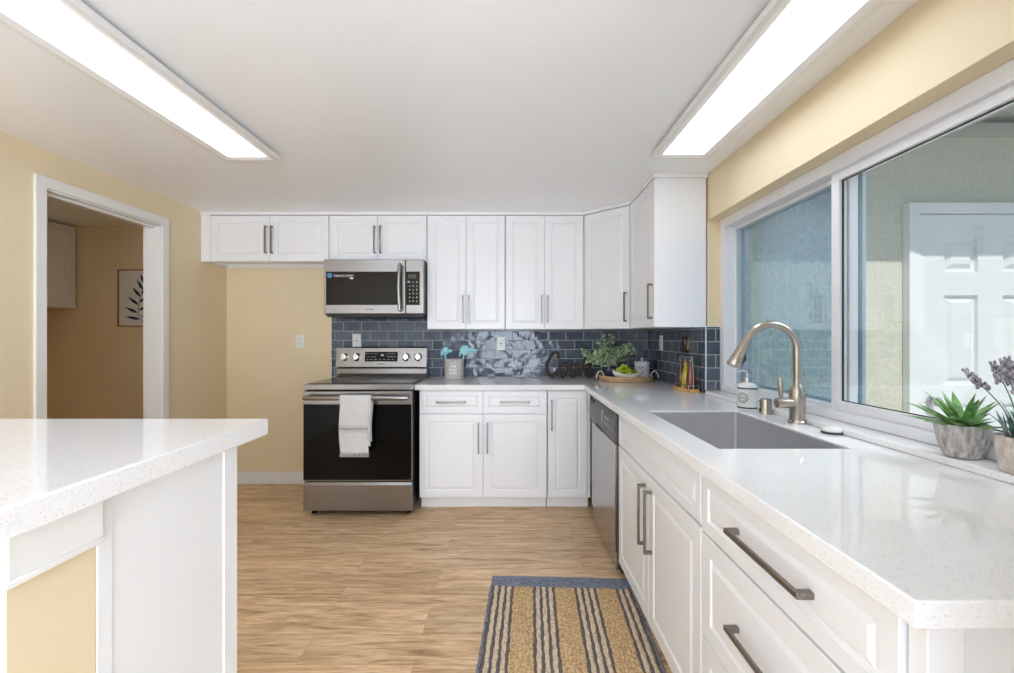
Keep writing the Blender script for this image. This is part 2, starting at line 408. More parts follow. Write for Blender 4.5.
# ------------------------------------------------------------------ mesh builder
class MB:
    def __init__(s):
        s.bm = bmesh.new()
        s.X = Matrix.Identity(4)
        s.mi = 0
    def v(s, p):
        return s.bm.verts.new(s.X @ Vector(p))
    def f(s, vs):
        try:
            fc = s.bm.faces.new(vs)
            fc.material_index = s.mi
            return fc
        except ValueError:
            return None
    def box(s, x0, x1, y0, y1, z0, z1):
        c = [s.v((x, y, z)) for z in (z0, z1) for y in (y0, y1) for x in (x0, x1)]
        for q in ((0, 2, 3, 1), (4, 5, 7, 6), (0, 1, 5, 4), (2, 6, 7, 3), (0, 4, 6, 2), (1, 3, 7, 5)):
            s.f([c[i] for i in q])
        return s
    def rings(s, rings, closed=True, cap0=True, cap1=True):
        R = [[s.v(p) for p in r] for r in rings]
        n = len(R[0])
        for a, b in zip(R, R[1:]):
            for i in range(n if closed else n - 1):
                j = (i + 1) % n
                s.f([a[i], a[j], b[j], b[i]])
        if cap0: s.f(list(reversed(R[0])))
        if cap1: s.f(R[-1])
        return s
    def lathe(s, prof, n=32, c=(0, 0, 0), cap0=True, cap1=True, sx=1, sy=1, fx=None):
        rr = []
        for r, z in prof:
            ring = []
            for i in range(n):
                a = 2 * PI * i / n
                k = fx(a, z) if fx else 1
                ring.append((c[0] + r * k * sx * math.cos(a), c[1] + r * k * sy * math.sin(a), c[2] + z))
            rr.append(ring)
        return s.rings(rr, True, cap0, cap1)
    def tube(s, pts, r, n=12, closed=False, cap=True, flat=None):
        pts = [Vector(p) for p in pts]
        rs = r if isinstance(r, (list, tuple)) else [r] * len(pts)
        up = None
        rr = []
        m = len(pts)
        for i, p in enumerate(pts):
            if closed:
                t = (pts[(i + 1) % m] - pts[i - 1]).normalized()
            else:
                t = (pts[min(i + 1, m - 1)] - pts[max(i - 1, 0)]).normalized()
            if up is None:
                up = Vector((0, 0, 1)) if abs(t.z) < 0.9 else Vector((1, 0, 0))
                if flat is not None: up = Vector(flat)
            a = (up - t * up.dot(t))
            a = a.normalized() if a.length > 1e-6 else t.orthogonal().normalized()
            if flat is None: up = a
            b = t.cross(a)
            rr.append([p + rs[i] * (math.cos(2 * PI * k / n) * a + math.sin(2 * PI * k / n) * b) for k in range(n)])
        if closed:
            rr.append(rr[0])
            return s.rings(rr, True, False, False)
        return s.rings(rr, True, cap, cap)
    def cyl(s, a, b, r, n=20, r2=None):
        return s.tube([a, b], [r, r if r2 is None else r2], n)
    def sphere(s, c, r, n=12, sx=1, sy=1, sz=1):
        m = max(6, n // 2)
        prof = [(max(1e-4, r * math.sin(PI * i / m)), -r * math.cos(PI * i / m) * sz) for i in range(m + 1)]
        return s.lathe(prof, n, c, True, True, sx, sy)
    def prism(s, pts, z0, z1):
        return s.rings([[(x, y, z0) for x, y in pts], [(x, y, z1) for x, y in pts]])
    def panel(s, x0, x1, z0, z1, prof, back=True):
        """nested rectangles (inset, y) from the back to the middle of the front face"""
        rr = []
        for i, y in prof:
            rr.append([(x0 + i, y, z0 + i), (x1 - i, y, z0 + i), (x1 - i, y, z1 - i), (x0 + i, y, z1 - i)])
        return s.rings(rr, True, back, True)
    def cells(s, xs, ys, inside, z0, z1):
        """solid over the grid cells for which inside(i, j), outer faces only"""
        V = {}
        def g(i, j, z):
            k = (i, j, z)
            if k not in V: V[k] = s.v((xs[i], ys[j], z1 if z else z0))
            return V[k]
        nx, ny = len(xs) - 1, len(ys) - 1
        ok = lambda i, j: 0 <= i < nx and 0 <= j < ny and inside(i, j)
        for i in range(nx):
            for j in range(ny):
                if not ok(i, j): continue
                s.f([g(i, j, 1), g(i + 1, j, 1), g(i + 1, j + 1, 1), g(i, j + 1, 1)])
                s.f([g(i, j, 0), g(i, j + 1, 0), g(i + 1, j + 1, 0), g(i + 1, j, 0)])
                if not ok(i - 1, j): s.f([g(i, j, 0), g(i, j, 1), g(i, j + 1, 1), g(i, j + 1, 0)])
                if not ok(i + 1, j): s.f([g(i + 1, j, 0), g(i + 1, j + 1, 0), g(i + 1, j + 1, 1), g(i + 1, j, 1)])
                if not ok(i, j - 1): s.f([g(i, j, 0), g(i + 1, j, 0), g(i + 1, j, 1), g(i, j, 1)])
                if not ok(i, j + 1): s.f([g(i, j + 1, 0), g(i, j + 1, 1), g(i + 1, j + 1, 1), g(i + 1, j + 1, 0)])
        return s
    def text(s, body, size, ext, X, wrap=None, align='CENTER'):
        cu = bpy.data.curves.new('t', 'FONT')
        cu.body = body; cu.size = size; cu.extrude = ext; cu.align_x = align; cu.align_y = 'CENTER'
        cu.resolution_u = 3
        ob = bpy.data.objects.new('t', cu)
        COL.objects.link(ob)
        dg = bpy.context.evaluated_depsgraph_get()
        me = bpy.data.meshes.new_from_object(ob.evaluated_get(dg))
        vs = []
        for vv in me.vertices:
            p = vv.co.copy()
            if wrap:
                a = p.x / wrap; rr = wrap + p.z
                p = Vector((rr * math.sin(a), -rr * math.cos(a), p.y))
            vs.append(s.v(X @ p))
        for pl in me.polygons:
            s.f([vs[i] for i in pl.vertices])
        bpy.data.objects.remove(ob); bpy.data.curves.remove(cu); bpy.data.meshes.remove(me)
        return s
    def build(s, name, mat, parent=None, smooth=False, bevel=0, seg=2, ang=35, subsurf=0, solidify=0, recalc=True):
        bm = s.bm
        if recalc: bmesh.ops.recalc_face_normals(bm, faces=bm.faces)
        if bevel:
            ed = [e for e in bm.edges if len(e.link_faces) == 2 and e.calc_face_angle(0) > math.radians(ang)]
            rb = bmesh.ops.bevel(bm, geom=ed, offset=bevel, segments=seg, affect='EDGES', clamp_overlap=True, profile=0.5)
            for fc in rb['faces']: fc.smooth = True
        if smooth:
            for fc in bm.faces: fc.smooth = True
        if smooth or bevel:
            for e in bm.edges:
                if len(e.link_faces) == 2 and e.calc_face_angle(0) > math.radians(38): e.smooth = False
        me = bpy.data.meshes.new(name)
        bm.to_mesh(me); bm.free()
        for mt in (mat if isinstance(mat, (list, tuple)) else [mat]):
            me.materials.append(mt if not isinstance(mt, str) else M[mt])
        ob = bpy.data.objects.new(name, me)
        COL.objects.link(ob)
        if parent: ob.parent = parent
        if solidify:
            md = ob.modifiers.new('thickness', 'SOLIDIFY'); md.thickness = solidify; md.offset = 0
        if subsurf:
            md = ob.modifiers.new('smooth', 'SUBSURF'); md.levels = subsurf; md.render_levels = subsurf
        return ob

def tag(o, label=None, cat=None, group=None, kind=None):
    if label: o['label'] = label
    if cat: o['category'] = cat
    if group: o['group'] = group
    if kind: o['kind'] = kind
    return o
def thing(name, label, cat, loc=(0, 0, 0), rz=0, group=None):
    o = bpy.data.objects.new(name, None)
    COL.objects.link(o)
    o.location = loc; o.rotation_euler = (0, 0, rz)
    o.empty_display_size = 0.05
    return tag(o, label, cat, group)
def struct(o, label=None):
    o['kind'] = 'structure'
    if label: o['label'] = label
    return o
def sroot(name, label=None, loc=(0, 0, 0)):
    o = bpy.data.objects.new(name, None)
    COL.objects.link(o); o.location = loc
    return struct(o, label)
def arc(c, r, a0, a1, n, plane='xz'):
    out = []
    for i in range(n + 1):
        a = a0 + (a1 - a0) * i / n
        if plane == 'xz': out.append((c[0] + r * math.cos(a), c[1], c[2] + r * math.sin(a)))
        elif plane == 'yz': out.append((c[0], c[1] + r * math.cos(a), c[2] + r * math.sin(a)))
        else: out.append((c[0] + r * math.cos(a), c[1] + r * math.sin(a), c[2]))
    return out

# ------------------------------------------------------------------ the room
XL, XR, YB, YF, ZC = -2.43, 1.19, 3.91, -3.6, 2.24
struct(MB().box(-4.3, 1.42, YF - 0.1, 4.2, -0.05, 0).build('floor', 'floor'), 'light oak plank floor')
struct(MB().box(-4.3, 1.42, YF - 0.1, 4.2, ZC, ZC + 0.08).build('ceiling', 'ceiling'), 'smooth white ceiling')
struct(MB().box(XL, 1.42, YB, YB + 0.12, 0, ZC).build('wall_back', 'wall'), 'yellow wall behind the stove and cabinets')
DY0, DY1, DZ = 2.375, 3.18, 2.04            # doorway in the left wall
mb = MB()
mb.box(XL - 0.11, XL, 1.0, DY0, 0, ZC).box(XL - 0.11, XL, DY1, YB + 0.12, 0, ZC).box(XL - 0.11, XL, DY0, DY1, DZ, ZC)
struct(mb.build('wall_left', 'wall'), 'yellow left wall with doorway')
WY0, WY1, WZ0, WZ1 = 0.85, 2.75, 0.912, 1.96  # window opening in the right wall
mb = MB()
mb.box(XR, 1.42, WY1, YB, 0, ZC).box(XR, 1.42, -0.12, WY0, 0, ZC)
mb.box(XR, 1.42, WY0, WY1, 0, WZ0).box(XR, 1.42, WY0, WY1, WZ1, ZC)
struct(mb.build('wall_right', 'wall'), 'yellow right wall around the window')
mb = MB()
mb.box(-4.3, -0.85, YF - 0.1, YF, 0, ZC).box(1.15, 1.42, YF - 0.1, YF, 0, ZC).box(-0.85, 1.15, YF - 0.1, YF, 2.1, ZC)
struct(mb.build('wall_front', 'trim'), 'unseen white near wall with a wide opening added for light')  # opening added out of view to let light in from the rear
struct(MB().box(XL - 0.11, XL, YF, 1.0, 0, ZC).build('wall_left_near', 'trim'), 'white left wall of the dining end')  # unseen stretch, made white to keep bounced light neutral
struct(MB().box(XR, 1.42, YF, -0.12, 0, ZC).build('wall_right_near', 'trim'), 'white right wall of the dining end')  # likewise unseen and white for neutral bounce
struct(MB().box(0.44, XR, -0.02, 0.08, 0, ZC).build('wall_light_blocker', 'trim'), 'unseen white wall added to block light on the near counter end')  # added out of view, shields the counter end from rear light
# the room beyond the doorway
struct(MB().box(-4.3, XL - 0.11, 4.05, 4.15, 0, ZC).build('wall_hall', 'wall'), 'yellow wall of the next room seen through the doorway')
mb = MB()
mb.box(-4.3, -4.2, YF, 4.05, 0, ZC)
struct(mb.build('wall_far_left', 'wall'), 'far side wall of the next room')
mb = MB().box(-4.2, XL - 0.11, 1.4, 1.5, 0, ZC)
struct(mb.build('wall_hall_near', 'wall'), 'near wall of the next room')

# doorway casing
mb = MB()
cw = 0.052
for X0, X1 in ((XL, XL + 0.016), (XL - 0.126, XL - 0.11)):
    mb.box(X0, X1, DY0 - cw, DY0 + 0.004, 0, DZ + cw).box(X0, X1, DY1 - 0.004, DY1 + cw, 0, DZ + cw).box(X0, X1, DY0 + 0.004, DY1 - 0.004, DZ - 0.004, DZ + cw)
mb.box(XL - 0.11, XL, DY0, DY0 + 0.005, 0, DZ - 0.012).box(XL - 0.11, XL, DY1 - 0.008, DY1, 0, DZ - 0.012).box(XL - 0.11, XL, DY0, DY1, DZ - 0.012, DZ)
mb.box(XL - 0.075, XL - 0.04, DY0 + 0.005, DY1 - 0.008, DZ - 0.026, DZ - 0.012)
struct(mb.build('trim_1', 'trim', bevel=0.003), 'white casing of the doorway in the left wall')
mb = MB()
mb.box(XL + 0.001, -1.45, YB - 0.014, YB - 0.0005, 0, 0.105)
struct(mb.build('baseboard_back', 'trim', bevel=0.004), 'white baseboard along the back wall')
mb = MB()
mb.box(XL + 0.0005, XL + 0.014, DY1 + cw + 0.001, YB - 0.015, 0, 0.105).box(XL + 0.0005, XL + 0.014, 1.0, DY0 - cw - 0.001, 0, 0.105)
struct(mb.build('baseboard_left', 'trim', bevel=0.004), 'white baseboard along the left wall')
# backsplash tiles
CT = 0.914
struct(MB().box(-1.525, XR - 0.010, YB - 0.010, YB - 0.0005, 0.86, 1.46).build('wall_tile_back', 'tile_x'), 'slate blue subway tile on the back wall')
struct(MB().box(XR - 0.010, XR - 0.0005, WY1 + 0.002, YB - 0.012, CT + 0.001, 1.335).build('wall_tile_right', 'tile_y'), 'slate blue subway tile on the right wall')
struct(MB().box(XR - 0.010, 1.262, WY1 - 0.0075, WY1 + 0.0015, 0.938, 1.318).build('wall_tile_return', 'tile_x'), 'slate blue tile on the window reveal')
mb = MB()
mb.box(XR - 0.013, XR - 0.0095, WY1 - 0.011, WY1 + 0.002, 0.936, 1.322).box(XR - 0.012, 1.262, WY1 - 0.0105, WY1 + 0.001, 1.318, 1.324)
mb.box(-1.528, -1.5255, YB - 0.0125, YB - 0.0005, 0.87, 1.46)
struct(mb.build('trim_2', 'trim'), 'pale metal edging of the tile')

# ------------------------------------------------------------------ window
wn_ = sroot('window_1', 'wide white sliding window above the sink counter')
XF, XG = 1.265, 1.335
mb = MB()
MY0, MY1 = 1.76, 1.825     # meeting stile
for a, b in ((XF, 1.40),):
    mb.box(a, b, WY1 - 0.055, WY1, 0.936, WZ1).box(a, b, WY0, WY0 + 0.055, 0.936, WZ1)
    mb.box(a, b, WY0 + 0.055, WY1 - 0.055, WZ1 - 0.055, WZ1).box(a, b, WY0 + 0.055, WY1 - 0.055, 0.936, 0.972)
mb.build('window_frame', 'vinyl', wn_, bevel=0.004)
mb = MB()   # far fixed sash
def sash(mb, x0, x1, y0, y1, z0, z1, wv, wb, wt):
    mb.box(x0, x1, y0, y0 + wv[0], z0, z1).box(x0, x1, y1 - wv[1], y1, z0, z1)
    mb.box(x0, x1, y0 + wv[0], y1 - wv[1], z0, z0 + wb).box(x0, x1, y0 + wv[0], y1 - wv[1], z1 - wt, z1)
sash(mb, 1.325, 1.36, MY0 + 0.02, WY1 - 0.055, 0.972, WZ1 - 0.055, (0.03, 0.02), 0.012, 0.018)
mb.build('far_sash', 'vinyl', wn_, bevel=0.003)
mb = MB()   # near sliding sash
sash(mb, 1.285, 1.32, WY0 + 0.055, MY1, 0.972, WZ1 - 0.055, (0.05, 0.040), 0.036, 0.034)
mb.build('near_sash', 'vinyl', wn_, bevel=0.003)
mb = MB()   # dark glazing gasket of the near sash
sash(mb, 1.299, 1.306, WY0 + 0.105, MY1 - 0.040, 1.008, WZ1 - 0.089, (0.003, 0.003), 0.003, 0.003)
mb.build('gasket', 'slot', wn_)
MB().box(1.350, 1.355, MY0 + 0.05, WY1 - 0.075, 0.984, WZ1 - 0.073).build('glass_pane', 'glass_coated', wn_)
MB().box(1.333, 1.338, MY0 + 0.05, WY1 - 0.075, 0.984, WZ1 - 0.073).build('glass_pane', 'glass_coated', wn_)
MB().box(1.312, 1.317, WY0 + 0.108, MY1 - 0.043, 1.012, WZ1 - 0.093).build('glass_pane', 'glass', wn_)
MB().box(1.300, 1.305, WY0 + 0.108, MY1 - 0.043, 1.012, WZ1 - 0.093).build('glass_pane', 'glass', wn_)
sc_ = MB()
sash(sc_, 1.372, 1.386, 1.775, WY1 - 0.055, 0.972, WZ1 - 0.055, (0.085, 0.03), 0.02, 0.02)
so = sc_.build('screen_frame', 'screen_frame', wn_, bevel=0.002)
MB().box(1.378, 1.380, 1.86, WY1 - 0.085, 0.992, WZ1 - 0.075).build('insect_screen', 'screen', wn_)
MB().box(XR - 0.017, XF + 0.02, WY0 + 0.001, WY1 - 0.011, 0.9145, 0.935).build('window_sill', 'quartz', wn_, bevel=0.003)

# ------------------------------------------------------------------ outside
YD = 2.93
struct(MB().box(1.42, 6.0, YD, YD + 0.2, -0.1, 2.62).build('wall_exterior', 'stucco'), 'beige stucco wall across the patio')
struct(MB().box(1.42, 7.0, -12.0, YD, -0.16, -0.10).box(-8, 1.42, -14, YF - 0.1, -0.16, -0.10).build('patio_floor', 'concrete'), 'grey concrete patio')
struct(MB().box(1.42, 1.46, -4.0, YD, -0.1, 0.90).box(1.42, 1.46, WY1, YD, 0.9, 2.3).box(1.42, 1.46, -4, WY0, 0.9, 2.3).box(1.42, 1.46, WY0, WY1, 1.97, 2.3).build('wall_kitchen_outside', 'stucco'), 'stucco skin of the kitchen wall')
mb = MB()
mb.box(1.42, 1.55, -4.0, YD, 2.36, 2.42)
struct(mb.build('eave_kitchen', 'eave'), 'house eave over the kitchen window')
mb = MB()
mb.box(1.42, 6.0, 2.17, YD + 0.2, 2.66, 2.72).box(1.42, 6, 2.10, 2.17, 2.60, 2.75)
for i in range(9):
    xx = 1.8 + i * 0.5
    mb.box(xx, xx + 0.045, 2.17, YD, 2.56, 2.66)
mb.box(1.42, 6, YD - 0.03, YD, 2.54, 2.62)
struct(mb.build('eave_patio', 'eave'), 'pale open eave with rafters over the patio door')

dr = sroot('door_1', 'white six-panel patio door in white frame outside the window')
mb = MB()
LX0, LX1 = 2.60, 3.51
mb.box(LX0 - 0.07, LX0 - 0.004, YD - 0.045, YD - 0.001, -0.1, 2.10).box(LX1 + 0.004, LX1 + 0.07, YD - 0.045, YD - 0.001, -0.1, 2.10)
mb.box(LX0 - 0.004, LX1 + 0.004, YD - 0.045, YD - 0.001, 2.04, 2.10)
mb.box(LX0 - 0.078, LX0 - 0.05, YD - 0.053, YD - 0.001, -0.1, 2.107).box(LX0 - 0.05, LX1 + 0.05, YD - 0.053, YD - 0.001, 2.08, 2.107)
mb.build('door_frame', 'door_white', dr, bevel=0.003)
xs = [LX0, LX0 + 0.16, LX0 + 0.376, LX0 + 0.534, LX0 + 0.75, LX1]
zs = [0.0, 0.2, 0.83, 0.95, 1.523, 1.67, 1.89, 2.035]
mb = MB()
YL = YD - 0.030
# grid front face with recessed raised panels
for i in range(5):
    for j in range(7):
        x0, x1, z0, z1 = xs[i], xs[i + 1], zs[j], zs[j + 1]
        if i in (1, 3) and j in (1, 3, 5):
            mb.panel(x0, x1, z0, z1, [(0, YL), (0.004, YL + 0.022), (0.024, YL + 0.022), (0.050, YL + 0.004), (0.055, YL + 0.004)], False)
        else:
            mb.f([mb.v((x0, YL, z0)), mb.v((x1, YL, z0)), mb.v((x1, YL, z1)), mb.v((x0, YL, z1))])
mb.box(LX0, LX1, YL + 0.023, YD - 0.001, 0.0, 2.035)
mb.box(LX0, LX0 + 0.002, YL, YL + 0.023, 0, 2.035).box(LX1 - 0.002, LX1, YL, YL + 0.023, 0, 2.035)
mb.build('door_leaf', 'door_white', dr)
mb = MB()
mb.X = Matrix.Translation((LX0 + 0.07, YL, 0.85)) @ Matrix.Rotation(PI / 2, 4, 'X')
mb.lathe([(0.03, 0), (0.03, 0.008), (0.012, 0.012), (0.012, 0.035), (0.027, 0.045), (0.030, 0.058), (0.02, 0.07)], 20)
mb.build('door_knob', 'chrome', dr, smooth=True)

# ------------------------------------------------------------------ ceiling lights
def ceiling_light(x0, x1, y0, y1, label):
    t = thing('ceiling_light', label, 'ceiling light', ((x0 + x1) / 2, (y0 + y1) / 2, ZC), 0, 'long ceiling lights')
    hx, hy = (x1 - x0) / 2, (y1 - y0) / 2
    def ring(i, z): return [(-hx + i, -hy + i, z), (hx - i, -hy + i, z), (hx - i, hy - i, z), (-hx + i, hy - i, z)]
    MB().rings([ring(0.06, -0.016), ring(0, -0.016), ring(0, -0.040), ring(0.022, -0.040), ring(0.050, -0.032), ring(0.07, -0.032)], True, False, False).build('frame', 'trim', t)
    mb = MB()
    mb.box(-hx + 0.055, hx - 0.055, -hy + 0.055, hy - 0.055, -0.030, -0.0005)
    mb.build('housing', 'trim', t)
    MB().box(-hx + 0.050, hx - 0.050, -hy + 0.050, hy - 0.050, -0.0340, -0.0322).build('diffuser', 'lamp', t)
    return t
ceiling_light(0.748, 1.056, 1.14, 2.42, 'long lit ceiling light panel above the sink counter')
ceiling_light(-1.532, -1.232, 1.16, 2.45, 'long lit ceiling light panel near the doorway')
ceiling_light(-1.605, -1.285, -3.1, -1.8, 'unseen light panel added for fill behind the camera at left')  # extra panel out of view, added to raise the room light
ceiling_light(-0.5, -0.18, -1.6, -0.3, 'unseen light panel added for fill behind the camera at right')  # second added panel, also out of view

# ------------------------------------------------------------------ cabinets
T = 0.02
def door_prof(fr, t=T):
    return [(0, 0), (0, -t + 0.002), (0.002, -t), (fr - 0.003, -t), (fr + 0.001, -t + 0.0055), (fr + 0.006, -t + 0.006), (fr + 0.017, -t + 0.001), (fr + 0.020, -t)]
def door(root, x0, x1, z0, z1, name='door', fr=0.055, X=None):
    mb = MB()
    if X is not None: mb.X = X
    mb.panel(x0, x1, z0, z1, door_prof(fr))
    return mb.build(name, 'cab', root)
def pull(par, x, z, length, vertical=True, X=None, y=-T, name='handle', so=0.033, th=0.011):
    mb = MB()
    if X is not None: mb.X = X
    h = length / 2
    t = th / 2
    if vertical:
        mb.box(x - t, x + t, y - so, y - so + 0.009, z - h, z + h)
        for s in (-1, 1):
            zc = z + s * (h - 0.006)
            mb.box(x - t, x + t, y - so + 0.009, y, zc - 0.006, zc + 0.006)
    else:
        mb.box(x - h, x + h, y - so, y - so + 0.009, z - t, z + t)
        for s in (-1, 1):
            xc = x + s * (h - 0.008)
            mb.box(xc - 0.008, xc + 0.008, y - so + 0.009, y, z - t, z + t)
    return mb.build(name, 'pull', par, bevel=0.0012, seg=1)
def carcass(root, w, z0, z1, depth, back_rail=False, open_top=False, skirt=0):
    mb = MB()
    e = 0.0008
    mb.box(e, 0.018, 0, depth, z0, z1).box(w - 0.018, w - e, 0, depth, z0, z1)
    mb.box(0.018, w - 0.018, depth - 0.012, depth, z0, z1)
    mb.box(0.018, w - 0.018, 0, 0.016, z0, z1)
    mb.box(0.018, w - 0.018, 0.016, depth - 0.012, z0 + skirt, z0 + skirt + 0.016)
    if not open_top:
        mb.box(0.018, w - 0.018, 0.016, depth - 0.012, z1 - 0.016, z1)
    return mb.build('cabinet_body', 'cab', root)

BZ0, BZ1, TOE = 0.098, 0.875, 0.07
def base_cab(label, loc, rz, w, depth, group='base cabinets', open_top=False, name='base_cabinet'):
    t = thing(name, label, 'cabinet', loc, rz, group)
    carcass(t, w, BZ0 - 0.003, BZ1, depth, open_top=open_top)
    MB().box(0.001, w - 0.001, TOE, TOE + 0.016, 0.0, BZ0 - 0.004).build('toe_kick', 'cab', t)
    return t
def parent_local(ch, par):
    ch.parent = par

FB = 3.31                                  # front plane of the back base run
# 36 inch drawer/door base
X0 = -0.657
t = base_cab('wide white base cabinet with two drawers over two doors, right of the stove', (X0, FB, 0), 0, 0.925, 0.585)
for a, b in ((0.004, 0.4605), (0.4645, 0.921)):
    d = door(t, a, b, 0.706, 0.866, 'drawer', 0.038)
    pull(d, (a + b) / 2, 0.787, 0.215, False)
for k, (a, b) in enumerate(((0.004, 0.4605), (0.4645, 0.921))):
    d = door(t, a, b, BZ0, 0.699, 'door', 0.055)
    pull(d, b - 0.03 if k == 0 else a + 0.03, 0.53, 0.22)
# narrow corner base
t = base_cab('narrow white base cabinet with one tall door in the corner', (0.272, FB, 0), 0, 0.305, 0.585)
d = door(t, 0.003, 0.283, BZ0, 0.866, 'door', 0.055)
pull(d, 0.028, 0.695, 0.22)
MB().box(0.289, 0.307, 0.0, -0.02 + 0.24 * 0, BZ0, 0.868).build('filler', 'cab', t)
# right run: front plane X = .58, local x runs toward the camera
RX = 0.58
def Yl(y0, y): return y0 - y
# sink base
SY0, SY1 = 2.352, 1.336
wS = SY0 - SY1
t = base_cab('white sink base cabinet with two doors beside the dishwasher', (RX, SY0, 0), -PI / 2, wS, 0.585, open_top=True)
door(t, 0.004, wS - 0.004, 0.706, 0.866, 'false_drawer_front', 0.038)
hw = wS / 2
d = door(t, 0.004, hw - 0.002, BZ0, 0.699, 'door', 0.06); pull(d, hw - 0.042, 0.525, 0.25, th=0.013)
d = door(t, hw + 0.002, wS - 0.004, BZ0, 0.699, 'door', 0.06); pull(d, hw + 0.042, 0.525, 0.25, th=0.013)
# drawer base
DY_0, DY_1 = 1.334, 0.652
wD = DY_0 - DY_1
t = base_cab('white three-drawer base cabinet nearest the camera', (RX, DY_0, 0), -PI / 2, wD, 0.585)
for z0, z1, fr in ((0.697, 0.866, 0.04), (0.393, 0.690, 0.055), (BZ0, 0.386, 0.055)):
    d = door(t, 0.004, wD - 0.004, z0, z1, 'drawer', fr)
    pull(d, wD / 2 + 0.01, (z0 + z1) / 2, 0.29, False, th=0.013)
mb = MB()
mb.box(wD + 0.001, wD + 0.032, -0.012, 0.04, 0.0, BZ1)
mb.build('corner_post', 'cab', t, bevel=0.002)
MB().box(wD + 0.001, wD + 0.022, 0.04, 0.59, 0.0, BZ1).build('end_panel', 'cab', t)

# upper cabinets
UB, UT, UF = 1.317, 2.213, 3.60
def upper(label, x0, x1, z0, skirt=0, d0=0.0):
    t = thing('wall_cabinet', label, 'cabinet', (x0, UF, 0), 0, 'wall cabinets')
    w = x1 - x0
    carcass(t, w, z0, UT, YB - 0.001 - UF - (0 if z0 > 1.4 else 0.011), skirt=skirt)
    a = d0 + 0.003
    h = (w + d0) / 2
    for k, (p, q) in enumerate(((a, h - 0.0015), (h + 0.0015, w - 0.003))):
        d = door(t, p, q, z0 + 0.002, UT - 0.004, 'door', 0.052)
        hx = q - 0.022 if k == 0 else p + 0.022
        if z0 > 1.4: pull(d, hx, 2.018, 0.215)
        else: pull(d, hx, 1.475, 0.215)
    if d0:
        MB().box(0.0008, d0, -0.018, 0.0, z0, UT).build('filler', 'cab', t)
    return t
t = upper('short wide white wall cabinet at far left above the empty bay', XL + 0.002, -1.423, 1.849, 0.03, 0.075)
upper('short white wall cabinet directly above the microwave', -1.421, -0.655, 1.849)
upper('tall white two-door wall cabinet just right of the microwave', -0.652, -0.038, UB)
upper('tall white two-door wall cabinet left of the corner cabinet', -0.036, 0.578, UB)
# diagonal corner wall cabinet
t = thing('corner_wall_cabinet', 'white diagonal corner wall cabinet with one angled door', 'cabinet', (0.585, 3.58, 0), -PI / 4, 'wall cabinets')
R = Matrix.Rotation(PI / 4, 4, 'Z') @ Matrix.Translation((-0.585, -3.58, 0))
mb = MB(); mb.X = R
mb.prism([(0.581, 3.897), (0.581, 3.606), (0.600, 3.594), (0.881, 3.313), (0.889, 3.299), (1.177, 3.299), (1.177, 3.897)], UB, UT)
mb.build('cabinet_body', 'cab', t)
DX = Matrix.Translation((0, T, 0))
d = door(t, 0.004, 0.395, UB + 0.002, UT - 0.004, 'door', 0.052, DX)
pull(d, 0.368, 1.475, 0.215, X=DX)
# right wall cabinet, faces -X, end panel faces the camera
t = thing('wall_cabinet', 'white wall cabinet on right wall beside the window, plain end panel', 'cabinet', (0.887, 3.297, 0), -PI / 2, 'wall cabinets')
wR = 0.557
carcass(t, wR, UB, UT, 1.178 - 0.887)
d = door(t, 0.012, wR - 0.002, UB + 0.002, UT - 0.004, 'door', 0.052)
pull(d, wR - 0.035, 1.475, 0.215)
mb = MB()   # flat trim between cabinets and ceiling
mb.box(XL + 0.001, 0.575, UF - 0.028, YB - 0.001, UT + 0.001, ZC - 0.0005)
mb.prism([(0.575, 3.899), (0.575, 3.572), (0.581, 3.572), (0.859, 3.294), (0.859, 2.732), (1.188, 2.732), (1.188, 3.899)], UT + 0.001, ZC - 0.0005)
struct(mb.build('trim_3', 'cab', bevel=0.003), 'white trim strip between wall cabinets and ceiling')

# ------------------------------------------------------------------ counters and sink
SX0, SX1, SKY0, SKY1 = 0.645, 1.055, 1.408, 2.122
xs = [-0.683, 0.53, SX0, SX1, XR - 0.011]
ys = [0.596, SKY0, SKY1, 3.26, YB - 0.011]
mb = MB()
mb.cells(xs, ys, lambda i, j: (j == 3) or (i >= 1 and not (i == 2 and j == 1)), 0.8765, CT)
tag(mb.build('countertop', 'quartz', bevel=0.003), 'speckled white quartz L-shaped countertop with sink cutout', 'countertop')

t = thing('kitchen_sink', 'brushed stainless undermount sink below the window', 'sink', ((SX0 + SX1) / 2, (SKY0 + SKY1) / 2, 0.675))
def rrect(hx, hy, r, z, n=5):
    out = []
    for cx, cy, a0 in ((hx - r, hy - r, 0), (-hx + r, hy - r, PI / 2), (-hx + r, -hy + r, PI), (hx - r, -hy + r, 1.5 * PI)):
        for i in range(n + 1):
            a = a0 + PI / 2 * i / n
            out.append((cx + r * math.cos(a), cy + r * math.sin(a), z))
    return out
hx, hy = (SX1 - SX0) / 2 - 0.003, (SKY1 - SKY0) / 2 - 0.003
mb = MB()
mb.rings([rrect(hx + 0.002, hy + 0.002, 0.014, 0.232), rrect(hx + 0.002, hy + 0.002, 0.014, 0.012), rrect(hx - 0.01, hy - 0.01, 0.02, 0.0), rrect(0.05, 0.05, 0.045, -0.004),
          rrect(0.045, 0.045, 0.04, 0.002), rrect(hx - 0.02, hy - 0.02, 0.02, 0.006), rrect(hx - 0.004, hy - 0.004, 0.014, 0.012), rrect(hx, hy, 0.012, 0.03), rrect(hx, hy, 0.012, 0.232), rrect(hx + 0.002, hy + 0.002, 0.014, 0.232)], True, False, False)
mb.build('basin', 'sink', t, smooth=True)
MB().lathe([(0.044, 0.002), (0.044, 0.006), (0.03, 0.004), (0.028, 0.001)], 24).build('drain', 'chrome', t, smooth=True)

